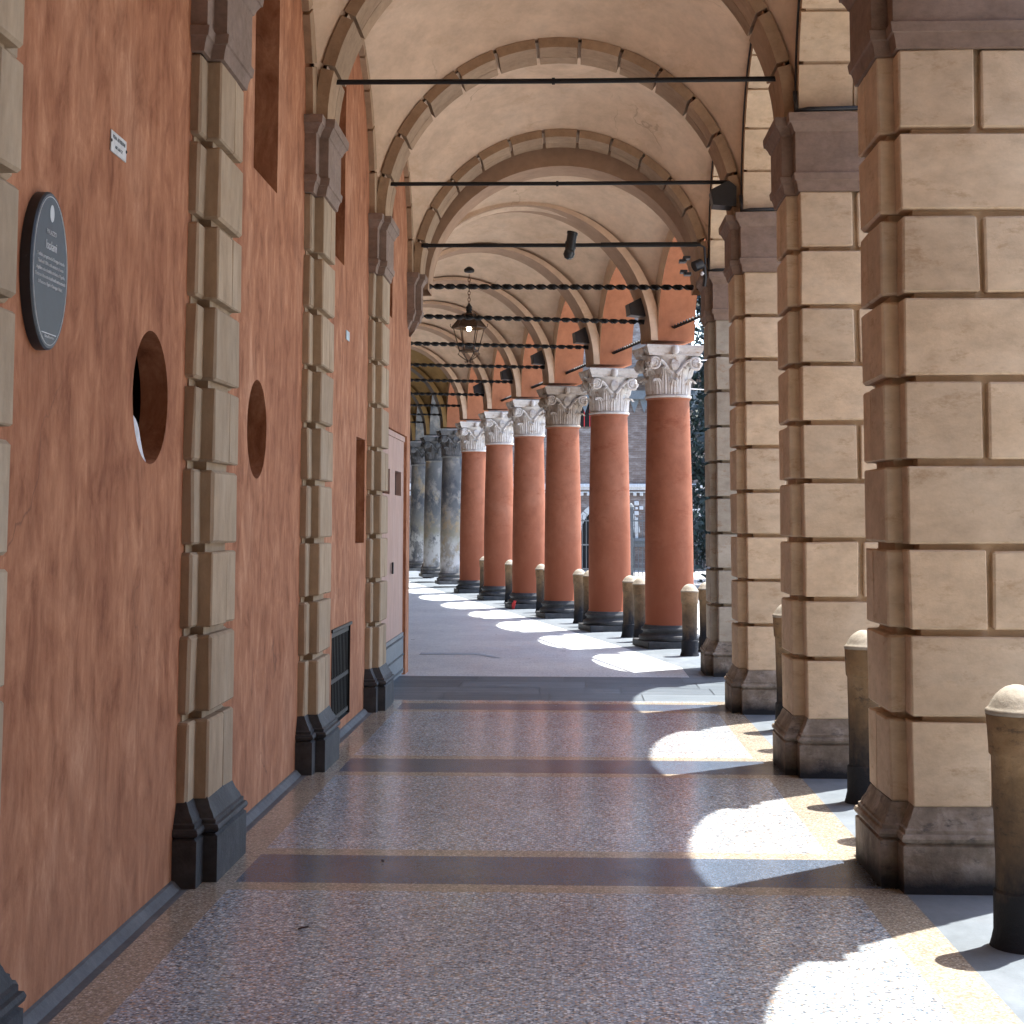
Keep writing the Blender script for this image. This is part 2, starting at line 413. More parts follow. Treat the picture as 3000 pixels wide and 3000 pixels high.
pier(YK[3], 'cream rusticated pier standing directly behind the nearest right-hand pier', M['stone'])
pier(YK[4], 'slim-looking cream pier just before the dark stone crossing on the right', M['stone'])
pier(YK[5], 'weathered grey stone pier beside the first orange column', M['greystone'], .05)

# ------------------------------------------------------------------ left palace wall
def planar_with_holes(outer, holes, X):
    """wall sheet in the plane x = X from 2-D (y, z) loops"""
    b = bmesh.new(); es = []
    for lp in [outer] + holes:
        vs = [b.verts.new((X, y, z)) for y, z in lp]
        for i in range(len(vs)): es.append(b.edges.new((vs[i], vs[(i+1) % len(vs)])))
    bmesh.ops.triangle_fill(b, use_beauty=True, use_dissolve=False, edges=es, normal=(1,0,0))
    b.normal_update()
    for f in b.faces:
        if f.normal.x < 0: f.normal_flip()
    vs = [tuple(v.co) for v in b.verts]; b.verts.index_update()
    fs = [tuple(v.index for v in f.verts) for f in b.faces]; b.free()
    return vs, fs
def circ(yc, zc, r, n=40): return [(yc+r*math.cos(2*PI*i/n), zc+r*math.sin(2*PI*i/n)) for i in range(n)]
def rect(y0, y1, z0, z1): return [(y0,z0),(y1,z0),(y1,z1),(y0,z1)]
H_oc = [(6.355, 2.052, .27), (8.546, 2.052, .268)]
H_ni = [(8.33, 9.02, 3.445, 4.95), (11.12, 11.77, 3.47, 4.9), (14.35, 15.0, 3.49, 4.9)]
H_sm = (12.55, 13.08, 1.385, 2.23)
H_gr = (11.36, 12.33, .10, .768)
H_door = (14.05, 16.45, 0.0, 2.44)
wall = empty('palace_wall', (XW, 10, 0), 0, 'long orange plastered palace wall with stone pilasters along the left side', 'wall')
def wpart(mb, n, m, sm=False, parent=None, rel=None):
    o = mb.build(n, m, parent or wall, sm)
    if parent is None: o.matrix_parent_inverse = Matrix.Translation((-XW, -10, 0))
    return o
WEND = 16.78
outer = [(-6,-.05),(H_door[0],-.05),(H_door[0],H_door[3]),(H_door[1],H_door[3]),(H_door[1],-.05),(WEND,-.05),(WEND,7.5),(-6,7.5)]
holes = [circ(*c) for c in H_oc] + [rect(*h) for h in H_ni] + [rect(*H_sm), rect(*H_gr)]
mb = MB(); vs, fs = planar_with_holes(outer, holes, XW); mb.add(vs, fs)
def reveal(mb, loop, d, mi=0, back=True, backmi=1, X=XW):
    n = len(loop)
    vs = [(X, y, z) for y, z in loop] + [(X-d, y, z) for y, z in loop]
    mb.add(vs, [(i, (i+1) % n, n+(i+1) % n, n+i) for i in range(n)], mi)
    if back: mb.add([(X-d, y, z) for y, z in loop], [tuple(range(n))], backmi)
mb.box(XW-.5, XW-.001, WEND-.002, WEND, -.05, 7.5)
wpart(mb, 'plaster_face', M['wall'])
for c in H_oc:
    q = MB(); reveal(q, circ(*c), .115, back=False); room = circ(c[0]+.25, c[1], .9, 20); n = 40
    q.box(XW-.62, XW-.60, c[0]-.5, c[0]+1.1, c[1]-.7, c[1]+.7, 0, 1); q.box(XW-.6, XW-.117, c[0]-.52, c[0]-.5, c[1]-.7, c[1]+.7, 0, 1); q.box(XW-.6, XW-.117, c[0]+1.1, c[0]+1.12, c[1]-.7, c[1]+.7, 0, 1)
    q.box(XW-.6, XW-.117, c[0]-.5, c[0]+1.1, c[1]+.7, c[1]+.72, 0, 1); q.box(XW-.6, XW-.117, c[0]-.5, c[0]+1.1, c[1]-.72, c[1]-.7, 0, 1)
    o = wpart(q, 'round_window', [M['wall'], M['void']], 50)
for h in H_ni:
    q = MB(); reveal(q, rect(*h), .34); wpart(q, 'tall_window', [M['wall'], M['void']])
q = MB(); reveal(q, rect(*H_sm), .3); wpart(q, 'small_window', [M['wall'], M['void']])
q = MB(); reveal(q, rect(*H_gr), .16); g = wpart(q, 'cellar_window', [M['void'], M['void']])
q = MB()
y0, y1, z0, z1 = H_gr
for i in range(13):
    y = y0 + .03 + (y1-y0-.06)*i/12
    q.box(XW-.035, XW-.017, y-.009, y+.009, z0+.01, z1-.01)
for z in (z0+.02, .395, z1-.045): q.box(XW-.045, XW-.012, y0+.004, y1-.004, z, z+.03)
q.box(XW-.012, XW+.012, y0-.02, y1+.03, z1, z1+.022)
wpart(q, 'window_grille', M['iron'], False, g).matrix_parent_inverse = Matrix.Identity(4)
# gate: recessed painted leaf, peep windows, riveted steel kick plate, jamb
y0, y1, z0, z1 = H_door
q = MB(); XD = XW-.03
loop = [(y0,z0),(y0,z1),(y1,z1),(y1,z0)]
q.add([(XW, y, z) for y, z in loop] + [(XD-.12, y, z) for y, z in loop], [(0,1,5,4),(1,2,6,5),(2,3,7,6)])
wpart(q, 'gate_reveal', M['wall'])
q = MB()
sl = [(14.55, 15.18, 1.82, 2.06), (15.63, 16.20, 1.82, 2.06)]
vs, fs = planar_with_holes([(y0+.002,.02),(y1-.002,.02),(y1-.002,z1-.002),(y0+.002,z1-.002)], [rect(*s) for s in sl], XD); q.add(vs, fs)
q.box(XD-.04, XD+.012, y0+.01, y1-.01, z1-.06, z1-.01)
door = wpart(q, 'gate_leaf', M['pink'])
for s in sl:
    q = MB(); reveal(q, rect(*s), .05, X=XD); wpart(q, 'peep_window', [M['pink'], M['lens']], False, door).matrix_parent_inverse = Matrix.Identity(4)
q = MB(); q.box(XD-.02, XD+.012, y0+.01, y1-.01, .02, .43)
for z in (.06, .21, .385):
    for i in range(34):
        yy = y0+.05+(y1-y0-.1)*i/33
        q.lathe([(0,.012),(.008,.011),(.012,.004)], (0,0,0), 6)
        n = 18; q.v[-n:] = [(XD+.012+p[2], yy+p[0], z+p[1]) for p in q.v[-n:]]
wpart(q, 'kick_plate', M['steel'], False, door).matrix_parent_inverse = Matrix.Identity(4)
q = MB(); q.box(XD+.012, XD+.03, 15.28, 15.34, 1.06, 1.17, .004)
wpart(q, 'gate_lock', M['iron'], False, door).matrix_parent_inverse = Matrix.Identity(4)
# grey cement skirting along the wall foot
q = MB()
prev = -6
for a, bb in ((-6, 11.3), (11.3, 14.0)):
    q.add([(XW+.001,a,.034),(XW+.014,a,.03),(XW+.03,a,.014),(XW+.042,a,.001),(XW+.001,bb,.034),(XW+.014,bb,.03),(XW+.03,bb,.014),(XW+.042,bb,.001)], [(0,1,5,4),(1,2,6,5),(2,3,7,6)])
wpart(q, 'cement_skirting', M['cement'])
# pilasters
for k, y in enumerate(YK):
    ya, yb = y-.04, y+.70; fa, fb = y+.091, y+.595
    if k == 5: yb = WEND; fb = WEND-.08
    mb = MB()
    off = Vector((XW, y, 0))
    root = None
    def pp(mb, n, m, sm=False):
        global root
        o = mb.build(n, m, root if root else wall, sm)
        if not root: o.matrix_parent_inverse = Matrix.Translation((-XW,-10,0)); root = o
        return o
    if k < 5:
        mb.box(XW-.1, XB-.04, ya+.045, yb-.045, .33, 4.13); mb.box(XW-.1, XF-.045, fa+.045, fb-.045, .33, 4.125)
        g = .018
        for c in range(9):
            z0 = course_z(c)-.015 + (g if c else 0); z1 = course_z(c+1)-.015 - g if c < 8 else 3.647
            j = lambda: random.uniform(-.002,.002)
            mb.box(XW-.05, XB+j(), ya+j(), yb+j(), z0, z1, .008, jit=.0035)
            if c % 2 == 0:
                ym = (fa+fb)/2+.05
                mb.box(XW-.04, XF+j(), fa, ym-.004, z0+.001, z1-.001, .006, jit=.002); mb.box(XW-.04, XF+j(), ym+.004, fb, z0+.001, z1-.001, .006, jit=.002)
            else:
                mb.box(XW-.04, XF+j(), fa, fb, z0+.001, z1-.001, .008, jit=.0025)
        pp(mb, 'pilaster', M['pstone'])
        mb = MB(); mb.rectprof(XW-.2, XB, ya, yb, BASEP); mb.rectprof(XW-.2, XF, fa, fb, BASEP)
        pp(mb, 'pilaster_base', M['dbase'], 25)
        mb = MB(); mb.rectprof(XW-.2, XB, ya, yb, IMPP, True); mb.rectprof(XW-.2, XF, fa, fb, [(z-.001, e-.001) for z, e in IMPP], True)
        pp(mb, 'pilaster_impost', M['impost'], 25)
    else:
        low = [(3.50,-.09),(3.56,-.05),(3.62,-.02)]
        mb.rectprof(XW-.2, XB, ya, yb-.02, low+IMPP, True); mb.rectprof(XW-.2, XF, fa, fb-.05, low+[(z-.001, e-.001) for z, e in IMPP], True)
        pp(mb, 'corbel_impost', M['impost'], 25)
# formerets (wall arches) of rusticated blocks
def arc_blocks(mb, P, R0, R1, w0, w1, n, gap, a0=0, a1=PI, mid=None, seg=4):
    da = (a1-a0)/n
    for i in range(n):
        t0 = a0+da*i+gap/2/R0; t1 = a0+da*(i+1)-gap/2/R0
        ws = [(w0, w1)]
        if mid is not None and i % 2 == 0: ws = [(w0, mid-.005), (mid+.005, w1)]
        for wa, wb in ws:
            vs = []; fs = []
            for s in range(seg+1):
                t = t0+(t1-t0)*s/seg
                vs += [P(R0, t, wa), P(R1, t, wa), P(R1, t, wb), P(R0, t, wb)]
            for s in range(seg):
                for q in range(4):
                    fs.append((4*s+q, 4*s+(q+1) % 4, 4*s+4+(q+1) % 4, 4*s+4+q))
            fs += [(0,1,2,3), (4*seg+3, 4*seg+2, 4*seg+1, 4*seg)]
            mb.add(vs, fs)
for k in range(1, 5):
    ya, yb = YK[k]+.70, YK[k+1]-.04
    R = (yb-ya)/2; yc = (ya+yb)/2
    q = MB(); arc_blocks(q, lambda r, t, w: (w, yc+r*math.cos(t), ZS+r*math.sin(t)), R, R+.22, XW-.02, XB, 11, .022)
    wpart(q, 'wall_arch', M['ring'])

# ------------------------------------------------------------------ first portico ceiling
ceil1 = empty('portico_ceiling', (0, 10, ZS), 0, 'cream plastered vaulted ceiling with ribbed stone arches over the near portico', 'vaulted ceiling')
def c1part(mb, n, m, sm=False):
    o = mb.build(n, m, ceil1, sm); o.matrix_parent_inverse = Matrix.Translation((0,-10,-ZS)); return o
XC, RT, ZC = -.0985, 1.4775, ZS
def vault(mb, q, zs, ru, rv, p, n=28):
    def P(a, bq):
        u = -math.cos(PI*a); v = -math.cos(PI*bq)
        A, B, C, D = [Vector(x) for x in q]
        s, t = (u+1)/2, (v+1)/2
        xy = (A*(1-s)+B*s)*(1-t) + (D*(1-s)+C*s)*t
        hu = ru*math.sqrt(max(0, 1-u*u)); hv = rv*math.sqrt(max(0, 1-v*v))
        return (xy.x, xy.y, zs + (hu**p+hv**p)**(1/p))
    mb.grid(P, n, n)
for k in range(0, 5):
    ya, yb = YK[k]+.55, YK[k+1]+.14
    x0, x1 = -1.665, 1.475
    q = MB(); vault(q, [(x0,ya,0),(x1,ya,0),(x1,yb,0),(x0,yb,0)], ZS-.01, (x1-x0)/2-.005, (yb-ya)/2-.09, 2.5)
    c1part(q, 'vault_bay', M['vault'], 'all')
for k in range(1, 6):
    fa, fb = YK[k]+.095, YK[k]+.59
    q = MB(); arc_blocks(q, lambda r, t, w: (XC+r*math.cos(t), w, ZC+r*math.sin(t)), RT, RT+.085, fa, fb, 13, .03, 0, PI, (fa+fb)/2+.05)
    c1part(q, 'transverse_arch', M['ring'])
    q = MB()                                                    # plain back arch seen in the joints
    def P(a, bq, fa=fa, fb=fb): return (XC+(RT+.055)*math.cos(PI*a), fa+.02+(fb-fa-.04)*bq, ZC+(RT+.055)*math.sin(PI*a))
    q.grid(P, 40, 1); c1part(q, 'arch_backing', M['vault'], 'all')
for k in range(0, 5):
    ya, yb = YK[k]+TP, YK[k+1]; R = (yb-ya)/2; yc = (ya+yb)/2
    q = MB(); arc_blocks(q, lambda r, t, w: (w, yc+r*math.cos(t), ZS+r*math.sin(t)), R, R+.30, XP, XO, 11, .022, 0, PI, 1.803)
    c1part(q, 'street_arch', M['stone'])
    q = MB(); a0, a1 = YK[k]+TP/2, YK[k+1]+TP/2; n = 28; R2 = R+.022
    for xx, flip in ((XP+.03, 0), (XO-.03, 1)):
        vs = [(xx, yc+R2*math.cos(PI*i/n), ZS+R2*math.sin(PI*i/n)) for i in range(n+1)]
        top = [(xx, a1-(a1-a0)*i/n, 9.0) for i in range(n+1)]
        q.add(vs+top, [(i, i+1, n+2+i, n+1+i) for i in range(n)])
        q.add([(xx,a1,ZS),(xx,yc+R2,ZS),(xx,a1,9.0)], [(0,1,2)]); q.add([(xx,a0,ZS),(xx,yc-R2,ZS),(xx,a0,9.0)], [(0,1,2)])
    q.grid(lambda a, bq: (XP+.03+(XO-XP-.06)*bq, yc+R2*math.cos(PI*a), ZS+R2*math.sin(PI*a)), n, 1)
    q.grid(lambda a, bq: (XO-.09+.05*bq, yc+(R+.003)*math.cos(PI*a), ZS+(R+.003)*math.sin(PI*a)), 48, 1)  # hidden strip added across the joints to smooth the arch's shadow edge
    c1part(q, 'spandrel_wall', M['stone'])
q = MB(); q.box(-1.9, XO-.04, -3, 17.4, 6.0, 6.2); c1part(q, 'upper_floor', M['vault'])

# unseen passage behind the camera, walled shut to keep light out
q = MB()
q.box(-2.2, XW, -30, -6, -.1, 7.5)
q.box(-1.9, XO-.04, -30, 1.3, 5.6, 6.1)
q.box(-2.2, XO, -30.5, -30, -.1, 7.5)
q.box(XP, XO, -30, YK[0]+TP, -.1, 9)
o = q.build('rear_light_block', M['wall']); tag(o, kind='structure')
# unseen palace added across the street to block sky from right and behind
op = empty('sky_blocking_palace', (11, -8, -.15), 0, 'unseen ochre palace added across the street to block sky light', 'building')
q = MB(); q.box(0, 9, -24, 13, 0, 15); q.box(-.5, 9.3, -24.3, 13.3, 15, 15.4); q.build('facade_wall', M['band'], op)
for i in range(9):
    for zz in (1.0, 5.2, 9.6):
        q = MB(); y = -22+4*i; q.box(-.06, .05, y-.75, y+.75, zz, zz+2.4, .02); w = q.build('window', M['stone'], op)
        q = MB(); q.box(-.07, -.02, y-.55, y+.55, zz+.2, zz+2.2); q.build('shutter', M['brown'], w)

# ------------------------------------------------------------------ second portico ceiling (turned to the left)
ceil2 = empty('portico_ceiling', (-1, 30, 4), 0, 'row of groin vaults with tan ribs and orange arches over the far columns', 'vaulted ceiling')
def c2part(mb, n, m, sm=False):
    o = mb.build(n, m, ceil2, sm); o.matrix_parent_inverse = Matrix.Translation((1,-30,-4)); return o
Z2 = 3.86
# plain portal arch between the two porticoes
q = MB(); n = 40
pa, pb = 17.12, 17.62
vs = []
for y in (pa, pb):
    vs += [(-.0985+1.45*math.cos(PI*i/n), y, 4.08+1.36*math.sin(PI*i/n)) for i in range(n+1)]
    vs += [(-.0985+1.60*math.cos(PI*i/n), y, 4.08+1.66*math.sin(PI*i/n)) for i in range(n+1)]
m1 = n+1
q.add(vs, [(i, i+1, 2*m1+i+1, 2*m1+i) for i in range(n)] + [(i, i+1, m1+i+1, m1+i) for i in range(n)] + [(2*m1+i, 2*m1+i+1, 3*m1+i+1, 3*m1+i) for i in range(n)])
c2part(q, 'portal_arch', M['band'], 30)
q = MB(); q.box(1.60, XO-.02, YK[5]+TP+.01, 17.60, 0, 8.5); c2part(q, 'portal_jamb', M['wall2'])
wl = [p + NA*NW for p in CP]
T = [(Vector((1.75,17.58,0)), Vector((-1.72,17.58,0)))] + [(p+NA*.19, p+NA*(NW-.12)) for p in CP]
for j in range(len(T)-1):
    (a, b_), (d, c) = T[j], T[j+1]
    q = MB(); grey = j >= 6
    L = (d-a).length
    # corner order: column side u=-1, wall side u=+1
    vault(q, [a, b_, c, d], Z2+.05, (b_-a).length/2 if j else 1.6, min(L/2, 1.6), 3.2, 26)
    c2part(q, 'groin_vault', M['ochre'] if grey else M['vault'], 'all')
for j, p in enumerate(CP):
    grey = j >= 6
    a = p+NA*.29; c = p+NA*(NW-.13); mid = (a+c)/2; R = (c-a).length/2; RZ_ = R+.085
    q = MB(); n = 36; hw = .25
    for s0, r0, r1 in ((0, 0, .13),):
        vs = []
        for w in (-hw, hw):
            for r in (r0, r1):
                vs += [tuple(mid - NA*((R+r)*math.cos(PI*i/n)) + UA*w + Vector((0,0,Z2+(RZ_+(r if r < .05 else .05))*math.sin(PI*i/n)))) for i in range(n+1)]
        q.add(vs, [(i, i+1, 2*(n+1)+i+1, 2*(n+1)+i) for i in range(n)], 0)
        q.add(vs, [(i, i+1, n+1+i+1, n+1+i) for i in range(n)] + [(2*(n+1)+i, 2*(n+1)+i+1, 3*(n+1)+i+1, 3*(n+1)+i) for i in range(n)], 1)
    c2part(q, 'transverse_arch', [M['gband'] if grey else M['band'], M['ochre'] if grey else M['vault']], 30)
# arches from column to column, orange soffits
EP = [Vector((1.94, 17.30, 0))] + CP
for j in range(len(EP)-1):
    A, B = EP[j], EP[j+1]; d = (B-A); L = d.length; d.normalize(); nn = Vector((-d.y, d.x, 0))
    e0 = .25; R = (L-2*e0)/2; mid = (A+B)/2; n = 30
    q = MB()
    for w in (-.28, .2):
        vs = [tuple(mid + d*(R*math.cos(PI*i/n)) + nn*w + Vector((0,0,Z2+R*math.sin(PI*i/n)))) for i in range(n+1)]
        tp = [tuple(mid + d*(L/2*(1-2*i/n)) + nn*w + Vector((0,0,8.5))) for i in range(n+1)]
        mi = 1 if w > 0 else 0
        q.add(vs+tp, [(i, i+1, n+2+i, n+1+i) for i in range(n)], mi)
        for sg in (1, -1):
            q.add([tuple(mid+d*(sg*L/2)+nn*w+Vector((0,0,Z2))), tuple(mid+d*(sg*R)+nn*w+Vector((0,0,Z2))), tuple(mid+d*(sg*L/2)+nn*w+Vector((0,0,8.5)))], [(0,1,2)], mi)
    q.grid(lambda a, bq: tuple(mid + d*(R*math.cos(PI*a)) + nn*(-.28+.48*bq) + Vector((0,0,Z2+R*math.sin(PI*a)))), n, 1)
    q.add([tuple(mid+d*(sg*x)+nn*w+Vector((0,0,Z2))) for sg in (1,) for x, w in ((R,-.28),(R,.2),(L/2,.2),(L/2,-.28))], [(0,1,2,3)])
    q.add([tuple(mid+d*(sg*x)+nn*w+Vector((0,0,Z2))) for sg in (-1,) for x, w in ((R,-.28),(R,.2),(L/2,.2),(L/2,-.28))], [(0,1,2,3)])
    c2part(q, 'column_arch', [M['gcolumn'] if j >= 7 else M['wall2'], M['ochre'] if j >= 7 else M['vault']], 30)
q = MB()
pts = [Vector((XO, 17.3, 0))+Vector((-.05,0,0)), CP[0]-NA*.2, CP[-1]-NA*.2, CP[-1]+NA*3.9, Vector((-2.1,17.3,0))]
q.add([(p.x,p.y,6.1) for p in pts], [(0,1,2,3,4)]); q.add([(p.x,p.y,6.3) for p in pts], [(0,1,2,3,4)])
c2part(q, 'upper_floor', M['vault'])
wall2 = MB()
a = Vector((-1.78,17.05,0)); b_ = CP[-1]+NA*NW+UA*2
wall2.add([(XW-.5,WEND,-.05),(XW-.02,17.6,-.05),(b_.x,b_.y,-.05),(b_.x,b_.y,7),(XW-.02,17.6,7),(XW-.5,WEND,7)], [(0,1,4,5),(1,2,3,4)])
wall2.v[1] = (-1.80,17.6,-.05); wall2.v[4] = (-1.80,17.6,7)
o = wall2.build('portico_wall', M['brownwall']); tag(o, 'unseen wall round the corner behind the far columns, coloured dark to cut bounce light', 'wall')

# ------------------------------------------------------------------ columns
def spiral_tube(mb, fn, r0, r1, turns, tr, n=34):
    pts = []; rs = []
    for i in range(n+1):
        t = i/n; a = t*turns*2*PI; r = r0+(r1-r0)*t
        pts.append(fn(r*math.cos(a), r*math.sin(a), .0+.012*t)); rs.append(tr*(1-.45*t))
    mb.tube(pts, rs, 6)
def make_column(mats, hexa=1.0):
    mc, mk, mbse = mats
    r = empty('column', (0,0,0))
    q = MB()
    q.box(-.385,.385,-.385,.385, 0,.085, .008)
    q.lathe([(.085,.37),(.095,.385),(.12,.392),(.145,.385),(.155,.365),(.165,.345),(.185,.335),(.2,.338),(.205,.352),(.225,.36),(.245,.352),(.25,.335),(.275,.325),(.282,.312)], n=36)
    q.build('column_base', mbse, r, 30)
    q = MB()
    q.lathe([(.28,.318),(.30,.306),(.7,.308),(1.3,.305),(1.9,.297),(2.5,.284),(3.0,.272),(3.11,.27),(3.122,.285),(3.135,.288)], n=40)
    q.build('column_shaft', mc, r, 50)
    q = MB(); zc = 3.13
    q.lathe([(0,.275),(.008,.296),(.022,.302),(.036,.296),(.042,.272),(.10,.262),(.25,.262),(.42,.285),(.5,.315),(.545,.345)], (0,0,zc), 32)
    random.seed(3)
    for row, (nl, z0, h, rr, ang0, wid) in enumerate(((8, .045, .21, .272, 0, .105), (8, .05, .36, .268, PI/8, .10))):
        for i in range(nl):
            a = ang0 + 2*PI*i/nl
            ca, sa = math.cos(a), math.sin(a)
            def L(u, v):
                s = u*2-1
                z = z0 + h*min(v, .86)/.86 if v < .86 else z0+h-(v-.86)*.35
                out = .012 + .02*v + (.075*max(0, (v-.62)/.38)**1.4)
                w = wid*(math.sin(PI*min(1, .28+.72*v))**.5 if v > .5 else 1)*(1-.45*v*v)
                lob = .008*math.cos(s*PI*5)*(1-abs(s)*.3)
                rad = rr + out + lob - .02*s*s
                th = s*w/rad
                return ((rad)*math.cos(a+th), rad*math.sin(a+th), zc+z)
            q.grid(L, 14, 12)
    for i in range(4):                       # helices rising to the corner volutes and the central flower of each face
        a = i*PI/2
        R = Matrix.Rotation(a, 3, 'Z')
        for sg in (1, -1):
            pts = []
            for t in range(9):
                u = t/8
                pts.append(R @ Vector((.29+.05*u**2, sg*(.03+.17*u**.8), zc+.30+.17*math.sin(u*PI/2))))
            q.tube(pts, [.026-.006*t/8 for t in range(9)], 6)
            q.lathe([(0,.001)], n=3, cap=False)
        c = R @ Vector((.335, 0, zc+.43))
        for t in range(7):
            b2 = t/6*2-1
            pts = [R @ Vector((.315+.03*math.sin(PI*s/4), b2*.05*math.sin(PI*(s+.4)/4.8), zc+.35+.035*s)) for s in range(5)]
            q.tube(pts, .009, 5)
    kap = q.build('capital', mk, r, 45)
    for i in range(4):                       # corner volutes: a scroll on each of the two faces meeting at the corner
        q = MB()
        for face in (0, 1):
            a = i*PI/2 + (0 if face == 0 else PI/2); sg = 1 if face == 0 else -1
            R = Matrix.Rotation(a, 3, 'Z')
            cy, cz = sg*.265, zc+.445
            fn = lambda x, z, o, R=R, cy=cy, cz=cz, sg=sg: R @ Vector((.318+o*1.5, cy+sg*x*1.0, cz+z))
            spiral_tube(q, fn, .085, .012, -2.1*1, .02)
            vs = [R @ Vector((.318, cy+.08*math.cos(2*PI*k/16), cz+.08*math.sin(2*PI*k/16))) for k in range(16)]
            vs2 = [R @ Vector((.25, cy+.08*math.cos(2*PI*k/16), cz+.08*math.sin(2*PI*k/16))) for k in range(16)]
            q.add(vs+vs2, [tuple(range(16))]+[(k, (k+1) % 16, 16+(k+1) % 16, 16+k) for k in range(16)])
        q.build('volute', mk, kap, 45)
    q = MB()                                 # moulded abacus with hollow sides
    prof = [(.53,.30),(.535,.338),(.57,.345),(.575,.352),(.60,.362),(.625,.368),(.63,.376),(.665,.376)]
    n = 10; vs = []; fs = []
    for z, e in prof:
        for i in range(4):
            a = i*PI/2
            for t in range(n):
                y = -1+2*t/n
                x = e - .038*(1-y*y)
                vs.append((x*math.cos(a)-y*e*math.sin(a), x*math.sin(a)+y*e*math.cos(a), zc+z))
    N = 4*n
    for k in range(len(prof)-1):
        for i in range(N): fs.append((k*N+i, k*N+(i+1) % N, (k+1)*N+(i+1) % N, (k+1)*N+i))
    fs.append(tuple(range((len(prof)-1)*N, len(prof)*N)))
    q.add(vs, fs)
    for i in range(4):
        a = i*PI/2; c = (math.cos(a)*.345, math.sin(a)*.345)
        q.lathe([(.54,.01),(.56,.04),(.60,.052),(.64,.045),(.66,.015)], (c[0], c[1], zc), 10)
    q.build('abacus', mk, kap, 30)
    return r
col_o = make_column((M['column'], M['capital'], M['dbase']))
col_g = make_column((M['gcolumn'], M['gcapital'], M['gcapital']))
LC = ['orange plastered column with white carved capital, nearest of its row, beside the grey pier',
      'orange column with white capital, second of the row counting from the grey pier',
      'orange column with a shaded brownish capital, third of the row from the grey pier',
      'orange column with white capital, fourth of the row from the grey pier',
      'orange column with white capital, fifth of the row from the grey pier',
      'farthest orange column with white capital, next to the black-stained grey column',
      'dark stained grey stone column with pale and ochre patches beside the last orange column',
      'grey stone column with white worn patches, middle one of the three grey columns',
      'palest grey stone column next to the corner of the palace wall']
for i in range(9):
    p = CP[i]; src = col_o if i < 6 else col_g
    grp = 'orange columns of the far portico' if i < 6 else 'grey stone columns of the far portico'
    z = 0 if i < 6 else .07*(i-5)
    if i in (0, 6):
        o = src; o.location = (p.x, p.y, z); o.rotation_euler = (0,0,AZ); tag(o, LC[i], 'column', grp)
    else:
        o = dup(src, (p.x, p.y, z), AZ, LC[i], grp); o['category'] = 'column'
    if z: o.scale = (1,1,(3.80-z)/3.80)
    if i == 2:                                # shade on this capital is painted in with a browner stone
        for ch_ in o.children_recursive:
            if ch_.name.split('.')[0] in ('capital', 'volute', 'abacus'):
                ch_.data = ch_.data.copy(); ch_.data.materials[0] = M['shade_capital']

# ------------------------------------------------------------------ bollards
def make_bollard():
    r = empty('bollard', (0,0,0))
    q = MB()
    q.lathe([(0,.125),(.02,.118),(.06,.108),(.2,.106),(.208,.097),(.3,.095),(.69,.099),(.70,.107),(.715,.108),(.83,.113),(.845,.114)], n=28, wob=.012)
    random.seed(5)
    q.build('bollard_shaft', M['bollard'], r, 40)
    q = MB(); q.lathe([(.845,.112),(.85,.116),(.862,.116),(.868,.108),(.876,.102),(.895,.092),(.915,.078),(.932,.06),(.945,.04),(.952,.018)], n=28)
    q.build('bollard_cap', M['cap'], r, 'all')
    return r
bol = make_bollard()
BL = [((1.672, 6.09), 'large stone bollard cut by the right frame edge, in front of the nearest pier'),
      ((1.66, 4.72), 'stone bollard outside the right frame edge, nearest the camera'),
      ((1.655, 9.12), 'stone bollard with dark foot half hidden behind the nearest pier'),
      ((1.655, 8.2), 'stone bollard fully tucked behind the nearest pier, only its shadow in view'),
      ((1.655, 12.25), 'stone bollard mostly hidden behind the second pier, only an edge in view'),
      ((1.655, 11.3), 'stone bollard tucked behind the second pier, only its shadow in view')]
bc = [('domed stone bollard standing in front of the first orange column', 'stone bollard just behind and right of the foremost far bollard, by the grey pier'),
      ('domed stone bollard between the first and second orange columns, left of its pair', 'stone bollard between the first and second orange columns, right and partly hidden'),
      ('domed stone bollard between the second and third orange columns, left of its pair', 'stone bollard between the second and third orange columns, right and partly hidden'),
      ('dark stone bollard between the third and fourth orange columns', 'stone bollard hidden behind the bollard between third and fourth orange columns'),
      ('slim dark bollard beside a red scrap, between the fourth and fifth orange columns', 'stone bollard hidden between the fourth and fifth orange columns'),
      ('farthest bollard, between the fifth and sixth orange columns', 'stone bollard hidden between the fifth and sixth orange columns')]
bpos = [((1.40,18.95),(1.66,19.6)), ((.80,21.95),(.93,21.2)), ((.15,24.95),(.28,24.2)), ((-.50,27.9),(-.36,27.2)), ((-1.17,31.0),(-1.0,30.3)), ((-1.85,34.2),(-1.7,33.5))]
for (a, b2), (la, lb) in zip(bpos, bc): BL += [(a, la), (b2, lb)]
for i, (p, l) in enumerate(BL):
    if i == 0: o = bol; o.location = (*p, 0); tag(o, l, 'bollard', 'stone bollards along the portico edge')
    else: o = dup(bol, (*p, 0), i*1.3, l); o['category'] = 'bollard'; o['group'] = 'stone bollards along the portico edge'
    o['category'] = 'bollard'
    if i > 5: o.scale = (.92,.92,.88)
    o.rotation_euler[0] = math.radians([.6,-.8,1.1,-.5,.9,-1.2,.4][i % 7]); o.rotation_euler[1] = math.radians([-.5,.9,.3,-1.0,.7][i % 5])

